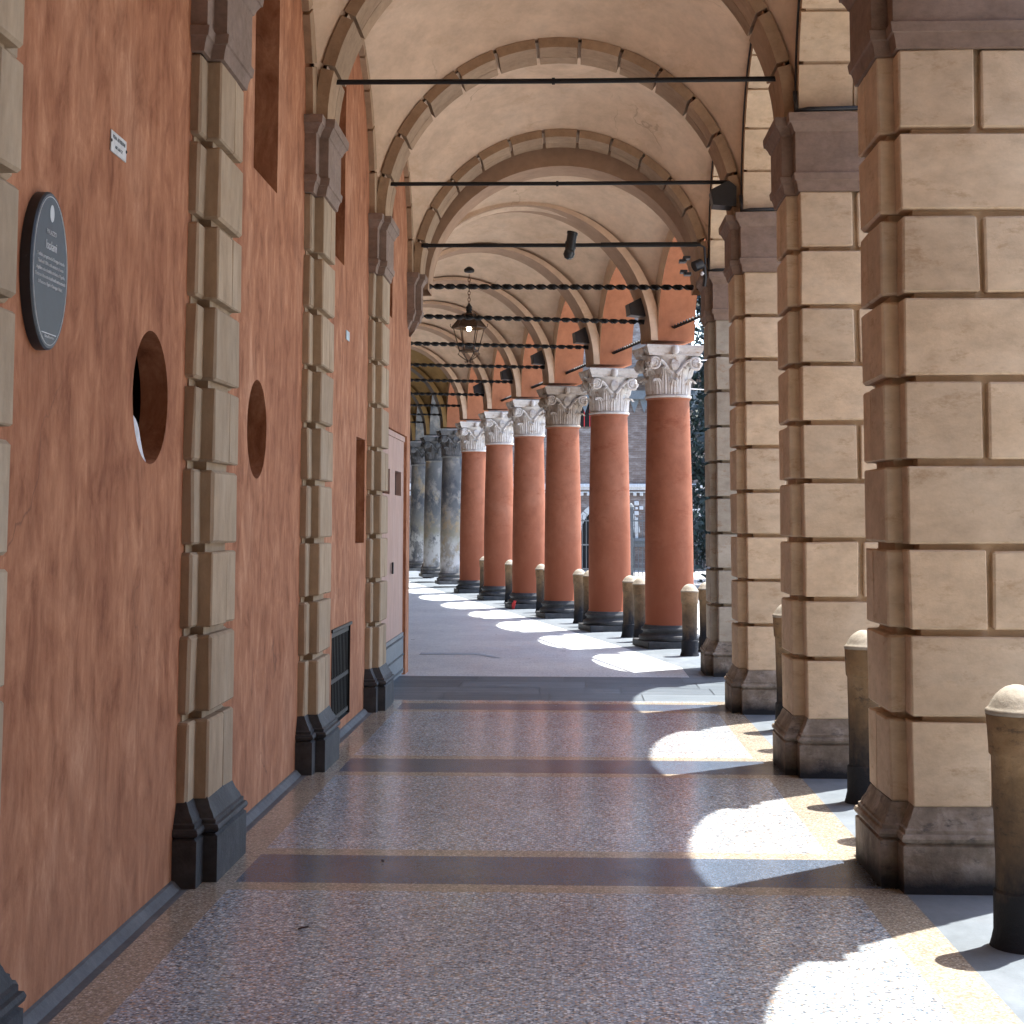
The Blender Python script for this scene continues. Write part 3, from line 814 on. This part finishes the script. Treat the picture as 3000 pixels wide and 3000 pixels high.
# ------------------------------------------------------------------ tie rods
RL = ['plain black iron tie rod highest in view, below the nearest arch', 'plain black iron tie rod, middle of the three straight rods', 'thick straight black rod carrying the small camera']
for k, y in ((3, 10.27), (4, 13.45), (5, 16.5)):
    q = MB(); r = .017 if k < 5 else .021
    dz = math.sqrt(RT**2-(4.456-ZC)**2)
    q.tube([(XC-dz-.02, y, 4.456), (XC, y, 4.452), (XC+dz+.02, y, 4.456)], r, 10)
    if k == 5:
        q.tube([(XC-dz+.0, y, 4.456), (XC-dz+.05, y, 4.456)], .026, 10); q.tube([(XC+.42, y, 4.455), (XC+dz-.02, y, 4.456)], .026, 10)
    else:
        q.tube([(XC-.02, y, 4.452), (XC-.0, y, 4.452)], .024, 8)
    o = q.build('tie_rod', M['iron'], None, 40); tag(o, RL[k-3], 'tie rod', 'straight iron tie rods')
def twisted(A, B, hw=.03, ht=.012, pitch=.125):
    q = MB(); A = Vector(A); B = Vector(B); L = (B-A).length; d = (B-A).normalized()
    up = Vector((0,0,1)); s = d.cross(up).normalized(); n = max(8, int(L/pitch*8)); vs = []; fs = []
    for i in range(n+1):
        t = i/n; a = t*L/pitch*PI; c = A+d*(L*t)
        e1 = up*math.cos(a)+s*math.sin(a); e2 = -up*math.sin(a)+s*math.cos(a)
        for x, y in ((-1,-1),(1,-1),(1,1),(-1,1)): vs.append(c+e1*hw*x+e2*ht*y)
    for i in range(n):
        for k in range(4): fs.append((4*i+k, 4*i+(k+1) % 4, 4*i+4+(k+1) % 4, 4*i+4+k))
    q.add(vs, fs); return q
ordn = ['nearest', 'second nearest', 'third nearest', 'fourth nearest', 'fifth nearest', 'sixth nearest', 'seventh nearest', 'eighth nearest', 'farthest']
q = twisted((-1.575, 17.3, 4.14), (1.40, 17.3, 4.12)); o = q.build('twisted_tie_rod', M['iron']); tag(o, 'twisted iron tie rod at the plain arch above the hanging lantern, nearest twisted one', 'tie rod', 'twisted iron tie rods across the far portico')
for j in range(8):
    p = CP[j]; z = 4.12 + .01*j
    q = twisted(tuple(p+NA*.22+Vector((0,0,z))), tuple(p+NA*(NW-.12)+Vector((0,0,z))), .03 if j < 6 else .024)
    o = q.build('twisted_tie_rod', M['iron'])
    tag(o, ['twisted iron tie rod crossing just under the lantern roof, over the first orange column', 'twisted iron tie rod passing at the lantern foot, over the second orange column', 'twisted iron tie rod over the third orange column, first one below the lantern', 'twisted iron tie rod over the fourth orange column', 'twisted iron tie rod over the fifth orange column', 'twisted iron tie rod over the farthest orange column', 'short twisted tie rod over the black-stained grey column', 'lowest-looking twisted tie rod over the middle grey column'][j], 'tie rod', 'twisted iron tie rods across the far portico')
for j in range(5):
    A = EP[j]; B = EP[j+1]; d = (B-A).normalized()
    q = twisted(tuple(A+d*.3+Vector((0,0,4.03))), tuple(B-d*.2+Vector((0,0,4.03))), .024, .01)
    o = q.build('twisted_tie_rod', M['iron'])
    tag(o, ['slanting twisted rod running from the grey pier to the first orange column arch', 'slanting twisted rod between the first and second orange column arches', 'slanting twisted rod between the second and third orange column arches', 'slanting twisted rod between the third and fourth orange column arches', 'slanting twisted rod between the fourth and fifth orange column arches'][j], 'tie rod', 'twisted rods along the column arches')

# ------------------------------------------------------------------ hanging lantern
lx, ly = -1.6, 24.95
lan = empty('hanging_lantern', (lx, ly, 4.2), 0, 'black iron hexagonal lantern hanging on a chain from the vault', 'lantern')
def lp(q, n, m, sm=False, par=None):
    q.v = [(x, y, z-4.2) for x, y, z in q.v]
    return q.build(n, m, par or lan, sm)
q = MB(); q.lathe([(5.50,.02),(5.51,.07),(5.53,.085),(5.56,.08),(5.60,.03)], n=20); lp(q, 'ceiling_rose', M['iron'], 40)
q = MB()
for i in range(9):
    z = 5.02 + .053*i; rot = i % 2
    pts = [((.02*math.cos(a), 0, z+.036*math.sin(a)) if rot else (0, .02*math.cos(a), z+.036*math.sin(a))) for a in [2*PI*k/10 for k in range(11)]]
    q.tube(pts, .006, 5)
lp(q, 'chain', M['chain'], 40)
q = MB(); q.lathe([(4.83,.05),(4.87,.05),(4.885,.036),(4.91,.05),(4.935,.042),(4.955,.05),(4.975,.035),(5.0,.02),(5.02,.012)], n=12); lp(q, 'finial', M['iron'], 40)
hexp = lambda r, z, o=0: [(r*math.cos(PI/3*i+o), r*math.sin(PI/3*i+o), z) for i in range(6)]
q = MB(); vs = hexp(.262,4.64)+hexp(.125,4.80)+hexp(.10,4.835)
q.add(vs, [(i,(i+1)%6,6+(i+1)%6,6+i) for i in range(6)]+[(6+i,6+(i+1)%6,12+(i+1)%6,12+i) for i in range(6)])
roof = lp(q, 'lantern_roof', M['rust'])
q = MB()
for i in range(6):
    a, b2 = hexp(.265,4.637)[i], hexp(.102,4.838)[i]; mid_ = hexp(.128,4.80)[i]
    q.tube([a, mid_, b2], .013, 6)
    q.tube([hexp(.265,4.625)[i], hexp(.265,4.625)[(i+1)%6]], .017, 6); q.tube([hexp(.104,4.838)[i], hexp(.104,4.838)[(i+1)%6]], .012, 6)
    q.tube([hexp(.245,4.62)[i], hexp(.15,4.26)[i]], .010, 6)
    q.tube([hexp(.15,4.255)[i], hexp(.15,4.255)[(i+1)%6]], .015, 6)
    c, s_ = math.cos(PI/3*i), math.sin(PI/3*i)
    q.tube([(r*c, r*s_, z) for r, z in ((.265,4.63),(.29,4.64),(.30,4.67),(.287,4.685))], .006, 5)
    q.tube([(r*c, r*s_, z) for r, z in ((.15,4.23),(.17,4.205),(.13,4.17),(.06,4.12),(.02,4.10),(.03,4.08),(.055,4.075),(.06,4.095))], .008, 5)
lp(q, 'lantern_frame', M['rust'], 40)
q = MB(); q.lathe([(4.575,.015),(4.58,.03),(4.60,.038),(4.625,.035),(4.64,.02)], n=14); lp(q, 'bulb', M['bulb'], 'all')
q = MB(); q.box(-.06,.10,-.04,.06,4.27,4.345,.006); q.tube([(-.1,0,4.26),(-.11,0,4.31),(-.05,0,4.365),(.03,0,4.365)], .007, 5); lp(q, 'ballast_box', M['dgrey'])
# ------------------------------------------------------------------ floodlights
def flood(loc, rz, size, label, tilt=0.0):
    r = empty('floodlight', loc, rz, label, 'floodlight', 'black floodlights under the arches')
    s = size; q = MB()
    vs = [(-.42*s,-.5*s,-.45*s),(.5*s,-.5*s,-.52*s),(.5*s,.5*s,-.52*s),(-.42*s,.5*s,-.45*s),(-.5*s,-.45*s,.18*s),(.22*s,-.45*s,.55*s),(.22*s,.45*s,.55*s),(-.5*s,.45*s,.18*s),(.52*s,-.46*s,.30*s),(.52*s,.46*s,.30*s)]
    q.add(vs, [(0,1,2,3),(4,5,6,7),(0,4,7,3),(5,8,9,6),(1,8,9,2),(0,1,8,5,4),(3,2,9,6,7)])
    q.build('lamp_housing', M['black'], r)
    q = MB(); q.add([(-.43*s,-.44*s,-.40*s),(-.43*s,.44*s,-.40*s),(-.5*s-.004,.4*s,.14*s),(-.5*s-.004,-.4*s,.14*s)], [(0,1,2,3)])
    q.box(-.40*s,-.36*s,-.1*s,.1*s,-.40*s,-.38*s); q.build('lamp_glass', M['dgrey'], r)
    q = MB(); q.tube([(.3*s,-.1*s,-.4*s),(.62*s,-.1*s,-.55*s),(.66*s,-.1*s,-1.0*s)], .012, 6); q.box(.55*s,.72*s,-.2*s,.05*s,-1.15*s,-.85*s,.004); q.build('bracket', M['iron'], r)
    return r
flood((1.30, 13.42, 4.33), 0, .21, 'black floodlight hanging at the right end of the middle straight rod')
fl = ['black floodlight on the arch over the first orange column', 'black floodlight over the second orange column', 'black floodlight over the third orange column', 'black floodlight over the fourth orange column', 'small black floodlight over the fifth orange column']
for j in range(5):
    p = CP[j]+NA*.42
    flood((p.x, p.y, 4.30), AZ, .23, fl[j])
# small camera on the thick rod
r = empty('security_camera', (.01, 16.5, 4.456), 0, 'black cylindrical camera clamped to the middle of the thick straight rod', 'camera')
q = MB(); q.tube([(.014,0,.12),(-.018,-.02,-.10)], .052, 16); q.tube([(.017,.002,.133),(.012,0,.112)], .059, 16); q.box(-.06,.05,-.03,.04,-.05,.04,.01); q.build('camera_body', M['black'], r, 40)
q = MB(); q.lathe([(-.06,.02),(-.04,.048),(0,.062),(.04,.05),(.06,.02)], (-.02,-.022,-.10), 16); q.build('lens_dome', M['lens'], r, 'all')
# projector with barn doors by the grey pier
r = empty('spotlight', (1.30, 16.35, 4.20), 0, 'black spotlight with open flaps fixed beside the grey pier', 'spotlight')
q = MB(); q.tube([(.06,0,.03),(-.02,-.03,-.01)], .055, 14); q.tube([(.06,0,.03),(.09,0,.0),(.10,.02,-.12),(.09,.05,-.2)], .02, 8); q.tube([(.05,0,.22),(.09,0,.2),(.10,0,.02)], .012, 8); q.build('lamp_housing', M['black'], r, 40)
q = MB()
for a, (dx, dz) in enumerate(((-.09,.05),(-.08,-.06),(-.05,.085),(-.04,-.085))):
    q = MB(); q.box(-.05+dx-.035, -.05+dx+.04, -.10, .02, dz-.018, dz+.01, .004); q.build('barn_door', M['black'], r)
q = MB(); q.lathe([(-.02,.01),(0,.024),(.02,.01)], (.06,-.06,-.085), 10); q.build('lens', M['white'], r, 'all')

# ------------------------------------------------------------------ plaque, signs, paper
def text(body, size, z, y, X, m, parent, name='lettering', align='CENTER', sx=1, depth=.0008):
    cu = bpy.data.curves.new(name, 'FONT'); cu.body = body; cu.size = size; cu.align_x = align; cu.extrude = depth; cu.offset = .0
    o = bpy.data.objects.new(name, cu); COL.objects.link(o)
    dg = bpy.context.evaluated_depsgraph_get(); me = bpy.data.meshes.new_from_object(o.evaluated_get(dg))
    bpy.data.objects.remove(o); me.materials.clear(); me.materials.append(m)
    o = bpy.data.objects.new(name, me); COL.objects.link(o)
    o.parent = parent; o.location = Vector((X, y, z)) - parent.location if parent else (X, y, z)
    o.rotation_euler = (PI/2, 0, PI/2); o.scale = (sx, 1, 1)
    return o
py, pz = 4.965, 2.347
pl = empty('oval_plaque', (XW, py, pz), 0, 'dark slate oval plaque with white Italian lettering on the near orange wall', 'plaque')
def oval(mb, ry, rz, x0, x1, n=56, cap=True):
    vs = [(x0, ry*math.cos(2*PI*i/n), rz*math.sin(2*PI*i/n)) for i in range(n)]
    vs += [(x1, ry*math.cos(2*PI*i/n), rz*math.sin(2*PI*i/n)) for i in range(n)]
    mb.add(vs, [(i,(i+1)%n,n+(i+1)%n,n+i) for i in range(n)]+([tuple(range(n,2*n))] if cap else []))
q = MB(); oval(q, .178, .254, 0, .033)
n = 56; q.add([(.033,.178*math.cos(2*PI*i/n),.254*math.sin(2*PI*i/n)) for i in range(n)]+[(.038,.172*math.cos(2*PI*i/n),.248*math.sin(2*PI*i/n)) for i in range(n)], [(i,(i+1)%n,n+(i+1)%n,n+i) for i in range(n)]+[tuple(range(n,2*n))])
q.build('plaque_plate', M['plaque'], pl, 30)
q = MB()
pts = [(.0385,.163*math.cos(2*PI*i/72),.238*math.sin(2*PI*i/72)) for i in range(73)]; q.tube(pts, .0016, 4)
q.box(.038,.0392,-.07,.07,-.203,-.2005); q.build('border_line', M['white'], pl)
q = MB(); vs = [(.0393,.021*math.cos(2*PI*i/24),.185+.028*math.sin(2*PI*i/24)) for i in range(24)]; q.add(vs, [tuple(range(24))]); q.build('city_crest', M['sign'], pl)
q = MB(); q.lathe([(0,.004),(.003,.003)], n=8); q.v = [(.02+z*.1, -.178+x*.3, .02+y) for x, y, z in q.v]; q.build('screw', M['dgrey'], pl)
X = XW+.0392
text('PALAZZO', .021, pz+.115, py, X, M['white'], pl)
text('Isolani', .042, pz+.066, py, X, M['white'], pl)
for i, s in enumerate(["L'edificio, progettato da Giuseppe Antonio", 'Torri nel 1708 in stile senatorio, ha una', 'singolare scala elicoidale attribuita al Vignola.', "L'interno è decorato da affreschi settecenteschi", 'di Francesco Bigari e Giuseppe Valiani.']):
    text(s, .0152, pz+.034-.0215*i, py, X, M['white'], pl)
text('Genus Bononiae', .013, pz-.216, py, X, M['white'], pl)
sg = empty('wall_sign', (XW, 5.80, 2.953), 0, 'small white rectangular enamel sign with grey letters, high on the near wall', 'sign')
q = MB(); q.box(0.0005,.006,-.10,.10,-.04,.04,.001); q.build('sign_plate', M['sign'], sg)
q = MB()
for y in (-.097, .097):
    q = MB(); q.lathe([(0,.007),(.003,.005)], n=8); q.v = [(.006+z, y+x, .0+yy) for x, yy, z in q.v]
    q.build('screw', M['iron'], sg)
text('PENA AFFISSIONI', .021, 2.965, 5.80, XW+.0062, M['ink'], sg)
text('ART. 663 C.P.', .017, 2.933, 5.80, XW+.0062, M['ink'], sg)
q = MB(); q.box(XW+.0005, XW+.007, 11.88, 12.05, 2.93, 3.0, .001)
o = q.build('house_number', M['blue']); tag(o, 'tiny pale blue enamel tile between the second and third pilasters', 'sign')
# paper sheet propped in the first round window
q = MB()
def P(a, bq):
    top = [(6.20,1.995),(6.27,1.965),(6.345,1.915),(6.42,1.865),(6.49,1.795)]; bot = [(6.20,1.87),(6.25,1.835),(6.31,1.812),(6.38,1.797),(6.485,1.79)]
    f = a*4; i = min(3, int(f)); f -= i
    t_ = [top[i][k]*(1-f)+top[i+1][k]*f for k in (0,1)]; b_ = [bot[i][k]*(1-f)+bot[i+1][k]*f for k in (0,1)]
    return (-1.745-.012*math.sin(a*5+bq*3), t_[0]*bq+b_[0]*(1-bq), t_[1]*bq+b_[1]*(1-bq))
q.grid(P, 14, 10)
vs2 = [(x-.004, y, z) for x, y, z in q.v]; q.add(vs2, list(q.f))
o = q.build('paper_sheet', M['paper'], None, 'all'); tag(o, 'curled white paper sheet tucked inside the nearer round window', 'paper')

# ------------------------------------------------------------------ cables
def cable(pts, r, label):
    q = MB(); q.tube(pts, r, 6); o = q.build('cable', M['black'], None, 'all'); tag(o, label, 'cable', 'black cables on the piers'); return o
lab = ['black cable running over the second pier impost and up the arch', 'black cable over the third pier impost', 'black cable over the grey pier impost']
for (k, l) in zip((3, 4, 5), lab):
    y = YK[k]; R = (YK[k]-YK[k-1]-TP)/2; yc = (YK[k]+YK[k-1]+TP)/2
    pts = [(XP-.02, y+.02, 4.30), (XP-.02, y-.03, 4.165), (XP+.05, y-.06, 4.165), (1.83, y-.06, 4.17), (1.845, y-.05, 4.185)]
    for a in (6, 10, 16, 24, 34): pts.append((1.85, yc+(R-.012)*math.cos(math.radians(a)), ZS+(R-.012)*math.sin(math.radians(a))))
    cable(pts, .016, l)
    pts = [(XP-.012, yc+(R+.06)*math.cos(math.radians(a)), ZS+(R+.06)*math.sin(math.radians(a))) for a in range(2, 80, 4)]
    cable(pts, .008, ['thin black cable edging the arch above the second pier', 'thin black cable edging the arch above the third pier', 'thin black cable edging the arch above the grey pier'][k-3])

# ------------------------------------------------------------------ small things on the ground
q = MB()
for i in range(7):
    a = i*.9; q.box(-.03+.01*math.cos(a), .03, -.02, .02+.01*math.sin(a), .02*i, .02*i+.03, .006)
for i, v in enumerate(q.v): q.v[i] = (v[0]+.25*v[2], v[1], v[2])
o = q.build('red_scrap', M['red']); o.location = (-1.04, 28.95, 0); tag(o, 'small red plastic scrap lying at the foot of the fourth orange column', 'litter')
for (lx_, ly_, a_, l_) in ((-1.02, 6.20, .4, 'small dark dry leaf on the near terrazzo, in front of the first dark band'), (-.86, 7.42, 2.0, 'tiny dark crumb of leaf lying on the nearest dark floor band')):
    q = MB(); k_ = .6 if ly_ < 7 else .4
    q.grid(lambda a, b: ((a-.5)*.07*k_, (b-.5)*.035*k_*(1-abs(2*a-1)**2), .004+.012*k_*abs(b-.5)+.006*a), 8, 6)
    q.add([(x, y, z-.0015) for x, y, z in q.v], list(q.f))
    o = q.build('dry_leaf', M['brown'], None, 'all'); o.location = (lx_, ly_, 0); o.rotation_euler = (0,0,a_); tag(o, l_, 'leaf')
r = empty('bag', (-3.75, 42.2, .1), 0, 'dark brown bag leaning between the two palest grey columns', 'bag')
q = MB(); q.lathe([(0,.15),(.1,.2),(.25,.2),(.38,.15),(.46,.07),(.48,.02)], n=16, sx=1, sy=.7); q.build('bag_body', M['brown'], r, 'all')
q = MB(); q.tube([(.12,-.1,.4),(.2,-.15,.25),(.15,-.13,.08)], .02, 6); q.build('strap', M['brown'], r, 'all')

# ------------------------------------------------------------------ floors, kerb, street
def sheet(name, X, Y, mfun, mats, z=0):
    q = MB()
    for j in range(len(Y)-1):
        for i in range(len(X)-1):
            mi = mfun((X[i]+X[i+1])/2, (Y[j]+Y[j+1])/2)
            if mi is None: continue
            q.add([(X[i],Y[j],z),(X[i+1],Y[j],z),(X[i+1],Y[j+1],z),(X[i],Y[j+1],z)], [(0,1,2,3)], mi)
    o = q.build(name, mats, None, False); tag(o, kind='structure'); return o
bands = [(-6.5,-6.1),(.72+.03,.72+.6),(3.92,4.49),(7.0,7.575),(10.07,10.63),(13.40,13.88)]
Xs = [-2.1, -1.62, -1.45, 1.208, 1.41, 2.42]
Ys = [-31]
for a, b2 in bands: Ys += [a-.14, a, b2, b2+.14]
Ys += [14.12]
def mf(x, y):
    if x > 1.41: return 4
    if x < -1.62: return 3
    for a, b2 in bands:
        if a < y < b2 and x > -1.45: return 2
        if a-.14 < y < b2+.14: return 1
    if x < -1.45 or x > 1.208: return 1
    return 0
sheet('portico_floor', Xs, Ys, mf, [M['terrazzo'], M['yellow'], M['bandfl'], M['cement'], M['slab']])
# dark stone crossing in front of the gate: rows of slabs with open joints
q = MB()
random.seed(11)
y = 14.12
for row in range(4):
    x = -2.1; y2 = y + .547
    while x < 2.42:
        w = random.uniform(.75, 1.2); x2 = min(2.42, x+w)
        q.add([(x+.004,y+.004,random.uniform(-.002,.002)),(x2-.004,y+.004,0),(x2-.004,y2-.004,random.uniform(-.002,.002)),(x+.004,y2-.004,0)], [(0,1,2,3)])
        x = x2
    y = y2
q.add([(-2.1,14.12,-.012),(2.42,14.12,-.012),(2.42,16.31,-.012),(-2.1,16.31,-.012)], [(0,1,2,3)])
o = q.build('stone_crossing', M['dslab']); tag(o, kind='structure')
# far portico floor
q = MB()
def L(n, Y0): return C0+UA*((Y0-20.37)/.976)+NA*n
A0 = Vector((-2.1,16.31,0)); B0 = Vector((2.42,16.31,0)); 
e1 = L(.62, 17.4); e2 = L(.62, 60); f1 = L(-.6, 17.4); f2 = L(-.6, 60); w2 = L(NW+.2, 60); w1 = Vector((-2.1,17.4,0))
f1 = Vector((2.42,17.4,0)); e1 = Vector((1.2,17.4,0)); 
f1b = L(-.6, 20.3); e1b = L(.62, 20.3)
def poly(pts, mi): q.add([(p.x,p.y,0) for p in pts], [tuple(range(len(pts)))], mi)
e0 = Vector((1.2,16.31,0))
poly([A0, e0, e1, e1b, e2, w2, w1], 0); poly([e0, B0, f1, f1b, f2, e2, e1b, e1], 1)
o = q.build('far_portico_floor', [M['terrazzo2'], M['slab']]); tag(o, kind='structure')
q = MB(); q.box(-1.78, -1.1, 18.9, 19.15, .002, .005); q.add([(-1.1,18.9,.005),(-.88,18.5,.005),(-.8,18.5,.005),(-1.1,19.15,.005)], [(0,1,2,3)])
o = q.build('paving_strip', M['strip']); tag(o, kind='structure')
# kerb face and street
q = MB(); edge = [(2.42,-31),(2.42,17.4),(f1b.x,f1b.y),(f2.x,f2.y)]
for (x, y), (x2, y2) in zip(edge[:-1], edge[1:]): q.add([(x,y,-.0),(x2,y2,-.0),(x2,y2,-.16),(x,y,-.16),(x+.18,y,-.02),(x2+.18,y2,-.02),(x+.18,y,-.16),(x2+.18,y2,-.16)], [(0,1,5,4),(4,5,7,6)])
o = q.build('kerb', M['slab']); tag(o, kind='structure')
q = MB(); q.add([(-150,-150,-.15),(150,-150,-.15),(150,250,-.15),(-150,250,-.15)], [(0,1,2,3)])
o = q.build('street', M['street'], None, False, False); tag(o, kind='structure')

# ------------------------------------------------------------------ piazza beyond: church, fence, trees
ch = empty('brick_church', (0,58,-.15), math.radians(0), 'pale pinkish brick church front seen between the orange columns', 'church')
def chp(q, n, m, sm=False, par=None): return q.build(n, m, par or ch, sm)
q = MB(); q.box(-14, 5.6, 0, 8, 0, 7.0); q.box(-14, 4.9, 6, 14, 7.0, 14)
chp(q, 'church_wall', M['brick'])
q = MB(); q.box(-14, 5.7, -.14, -.003, 2.98, 3.12, .02); q.box(-14,5.7,-.08,-.003,2.9,2.98)
chp(q, 'string_course', M['white'])
q = MB(); q.box(-9, 5.5, -.05, -.004, 2.80, 2.84)
for i in range(60):
    x = -9+.24*i; q.box(x, x+.12, -.09, -.003, 2.68, 2.82, .02)
chp(q, 'dentil_row', M['sign'])
q = MB()
for i in range(40):
    x = -9+.36*i
    q.add([(x,-.1,6.2),(x+.36,-.1,6.2),(x+.18,-.1,5.7),(x,-.002,6.2),(x+.36,-.002,6.2),(x+.18,-.002,5.7)], [(0,1,2),(0,2,5,3),(1,2,5,4)])
q.box(-14,5.75,-.25,-.002,6.2,6.5); chp(q, 'corbel_table', M['steel'])
q = MB(); q.box(-14.2,5.9,-.7,8,7.0,7.18); chp(q, 'eave', M['steel'])
q = MB(); cx = 2.4
for dx, dz, s in ((0,.0,.13),(-.17,-.17,.11),(.17,-.17,.11),(0,-.36,.12),(0,-.18,.07)): q.box(cx+dx-s/2*1.3, cx+dx+s/2*1.3, -.06, -.003, 2.42+dz-s/2*1.2, 2.42+dz+s/2*1.2, .015)
q.box(cx-.05, cx+.05, -.04, -.003, 1.15, 1.9); chp(q, 'stone_ornament', M['white'])
for cx, R, zs in ((1.35, .95, 1.35), (3.9, .95, 1.35), (-1.6, .95, 1.35)):
    q = MB(); n = 20
    vs = [(cx+R*math.cos(PI*i/n), -.02, zs+R*math.sin(PI*i/n)) for i in range(n+1)]+[(cx-R,-.02,0),(cx+R,-.02,0)]
    q.add(vs, [tuple(range(n+3))]); d = chp(q, 'arched_door', M['void'])
    q = MB(); arc_blocks(q, lambda r, t, w: (cx+r*math.cos(t), w, zs+r*math.sin(t)), R, R+.22, -.09, -.003, 13, .02); chp(q, 'door_arch', M['sign'], False, d)
q = MB(); q.box(1.9, 3.2, -.2, -.003, 1.05, 1.16); q.box(2.0,3.1,-.1,-.003,.85,1.05); chp(q, 'lintel', M['steel'])
q = MB(); q.box(.2, 1.0, -.04, -.003, 5.2, 6.15); wn = chp(q, 'louvred_window', M['void'])
q = MB()
for i in range(4): q.box(.3+.2*i, .33+.2*i, -.09, -.045, 5.2, 6.15)
chp(q, 'shutter_bar', M['red'], False, wn)
fe = empty('iron_fence', (0,50,-.15), 0, 'grey iron railing with slim bars in front of the brick church', 'fence')
q = MB()
for i in range(90): q.box(-4+.125*i-.011, -4+.125*i+.011, -.011, .011, .05, 1.95)
q.build('fence_bar', M['steel'], fe)
q = MB()
for z in (.25, 1.0, 1.75): q.box(-4.1, 7.3, -.02, .02, z, z+.045)
q.build('fence_rail', M['steel'], fe)
for x in (-4, 1.9, 3.45, 7.2):
    q = MB(); q.box(x-.07,x+.07,-.07,.07,0,2.15,.01); q.lathe([(2.15,.09),(2.2,.1),(2.28,.06),(2.33,.01)], (x,0,0), 10); q.build('fence_post', M['steel'], fe)
def tree(loc, h, r, label, seed):
    random.seed(seed)
    t = empty('tree', loc, 0, label, 'tree', 'dark trees in the piazza')
    q = MB(); q.tube([(0,0,0),(.05,.02,h*.25),(.0,.1,h*.5),(.1,0,h*.8)], [.22,.18,.13,.05], 10)
    for i in range(9):
        a = random.uniform(0,6.28); z = h*random.uniform(.25,.7); l = r*random.uniform(.5,.9)
        q.tube([(.03,.05,z),(l*.5*math.cos(a),l*.5*math.sin(a),z+l*.35),(l*math.cos(a),l*math.sin(a),z+l*.6)], [.08,.05,.02], 6)
    q.build('trunk', M['bark'], t, 40)
    q = MB(); cl = []
    for i in range(170):
        a = random.uniform(0,6.28); zz = random.uniform(.06,1); rr = r*math.sqrt(random.random())*(1-.55*abs(zz-.4))
        cl.append((rr*math.cos(a), rr*math.sin(a), h*zz, random.uniform(.35,.8)))
    for cx, cy, cz, cr in cl:
        for k in range(110):
            d = Vector((random.gauss(0,1), random.gauss(0,1), random.gauss(0,.8))).normalized()*cr*random.uniform(.5,1)
            c = Vector((cx,cy,cz))+d; u = Vector((random.gauss(0,1),random.gauss(0,1),random.gauss(0,1))).normalized(); w = u.orthogonal().normalized()
            s = random.uniform(.06,.13)
            q.add([c-u*s, c+w*s*.5, c+u*s, c-w*s*.5], [(0,1,2,3)])
    q.build('crown', M['leaf'], t, False, False)
tree((5.0, 43, -.15), 11, 2.1, 'dark bluish-green tree seen in the gap beside the grey pier', 1)
tree((4.35, 39, -.15), 10.5, 1.6, 'slim dense dark tree nearest to the first orange column', 4)
tree((7.2, 48, -.15), 12, 3.2, 'dark green tree farther right behind the grey pier', 2)
for i, (z, dz) in enumerate(((5.2,.05),(4.6,-.06))):
    q = MB(); q.tube([(2.3,36,z),(3.0,36,z+dz*.6),(3.7,36,z+dz*1.2)], .012, 5)
    o = q.build('overhead_wire', M['white']); tag(o, ['upper pale overhead wire in front of the dark tree', 'lower pale overhead wire in front of the dark tree'][i], 'wire', 'overhead wires')

# ------------------------------------------------------------------ light, sky, camera
sd = Vector((.294, .25, 1.0)).normalized()
el = math.asin(sd.z); az = math.atan2(sd.x, sd.y)
w = bpy.data.worlds.new('World'); S.world = w; w.use_nodes = True
nt = w.node_tree; bg = nt.nodes['Background']
sky = nt.nodes.new('ShaderNodeTexSky'); sky.sky_type = 'NISHITA'; sky.sun_disc = False
sky.sun_elevation = el; sky.sun_rotation = az; sky.altitude = 60; sky.air_density = 1.0; sky.dust_density = 1.2
nt.links.new(sky.outputs[0], bg.inputs[0]); bg.inputs[1].default_value = .15
l = bpy.data.lights.new('sun', 'SUN'); l.energy = 3.2; l.angle = math.radians(.5); l.color = (1,.95,.86)
lo = bpy.data.objects.new('sun', l); COL.objects.link(lo)
lo.rotation_euler = (-sd).to_track_quat('-Z', 'Y').to_euler(); lo.location = (10,5,30)

cam = bpy.data.cameras.new('camera'); co = bpy.data.objects.new('camera', cam); COL.objects.link(co)
pitch, yaw, roll = .0899, .0367, .0024
fwd = Vector((-math.sin(yaw)*math.cos(pitch), math.cos(yaw)*math.cos(pitch), math.sin(pitch)))
right = Vector((math.cos(yaw), math.sin(yaw), 0)); up = right.cross(fwd)
r2 = math.cos(roll)*right + math.sin(roll)*up; u2 = -math.sin(roll)*right + math.cos(roll)*up
mt = Matrix(((r2.x,u2.x,-fwd.x,0),(r2.y,u2.y,-fwd.y,0),(r2.z,u2.z,-fwd.z,1.55),(0,0,0,1)))
co.matrix_world = mt
cam.sensor_width = 36; cam.sensor_height = 36; cam.lens = 3000/1932*36
cam.shift_y = -(966-716.06)/1932
cam.clip_start = .05; cam.clip_end = 600
S.camera = co
S.render.resolution_x = S.render.resolution_y = 1024
S.view_settings.view_transform = 'Standard'; S.view_settings.look = 'None'
S.view_settings.exposure = 2.22; S.view_settings.gamma = 1
S.render.engine = 'CYCLES'
S.cycles.use_denoising = True
S.cycles.max_bounces = 10; S.cycles.diffuse_bounces = 7; S.cycles.glossy_bounces = 4; S.cycles.transmission_bounces = 6
S.cycles.sample_clamp_indirect = 8
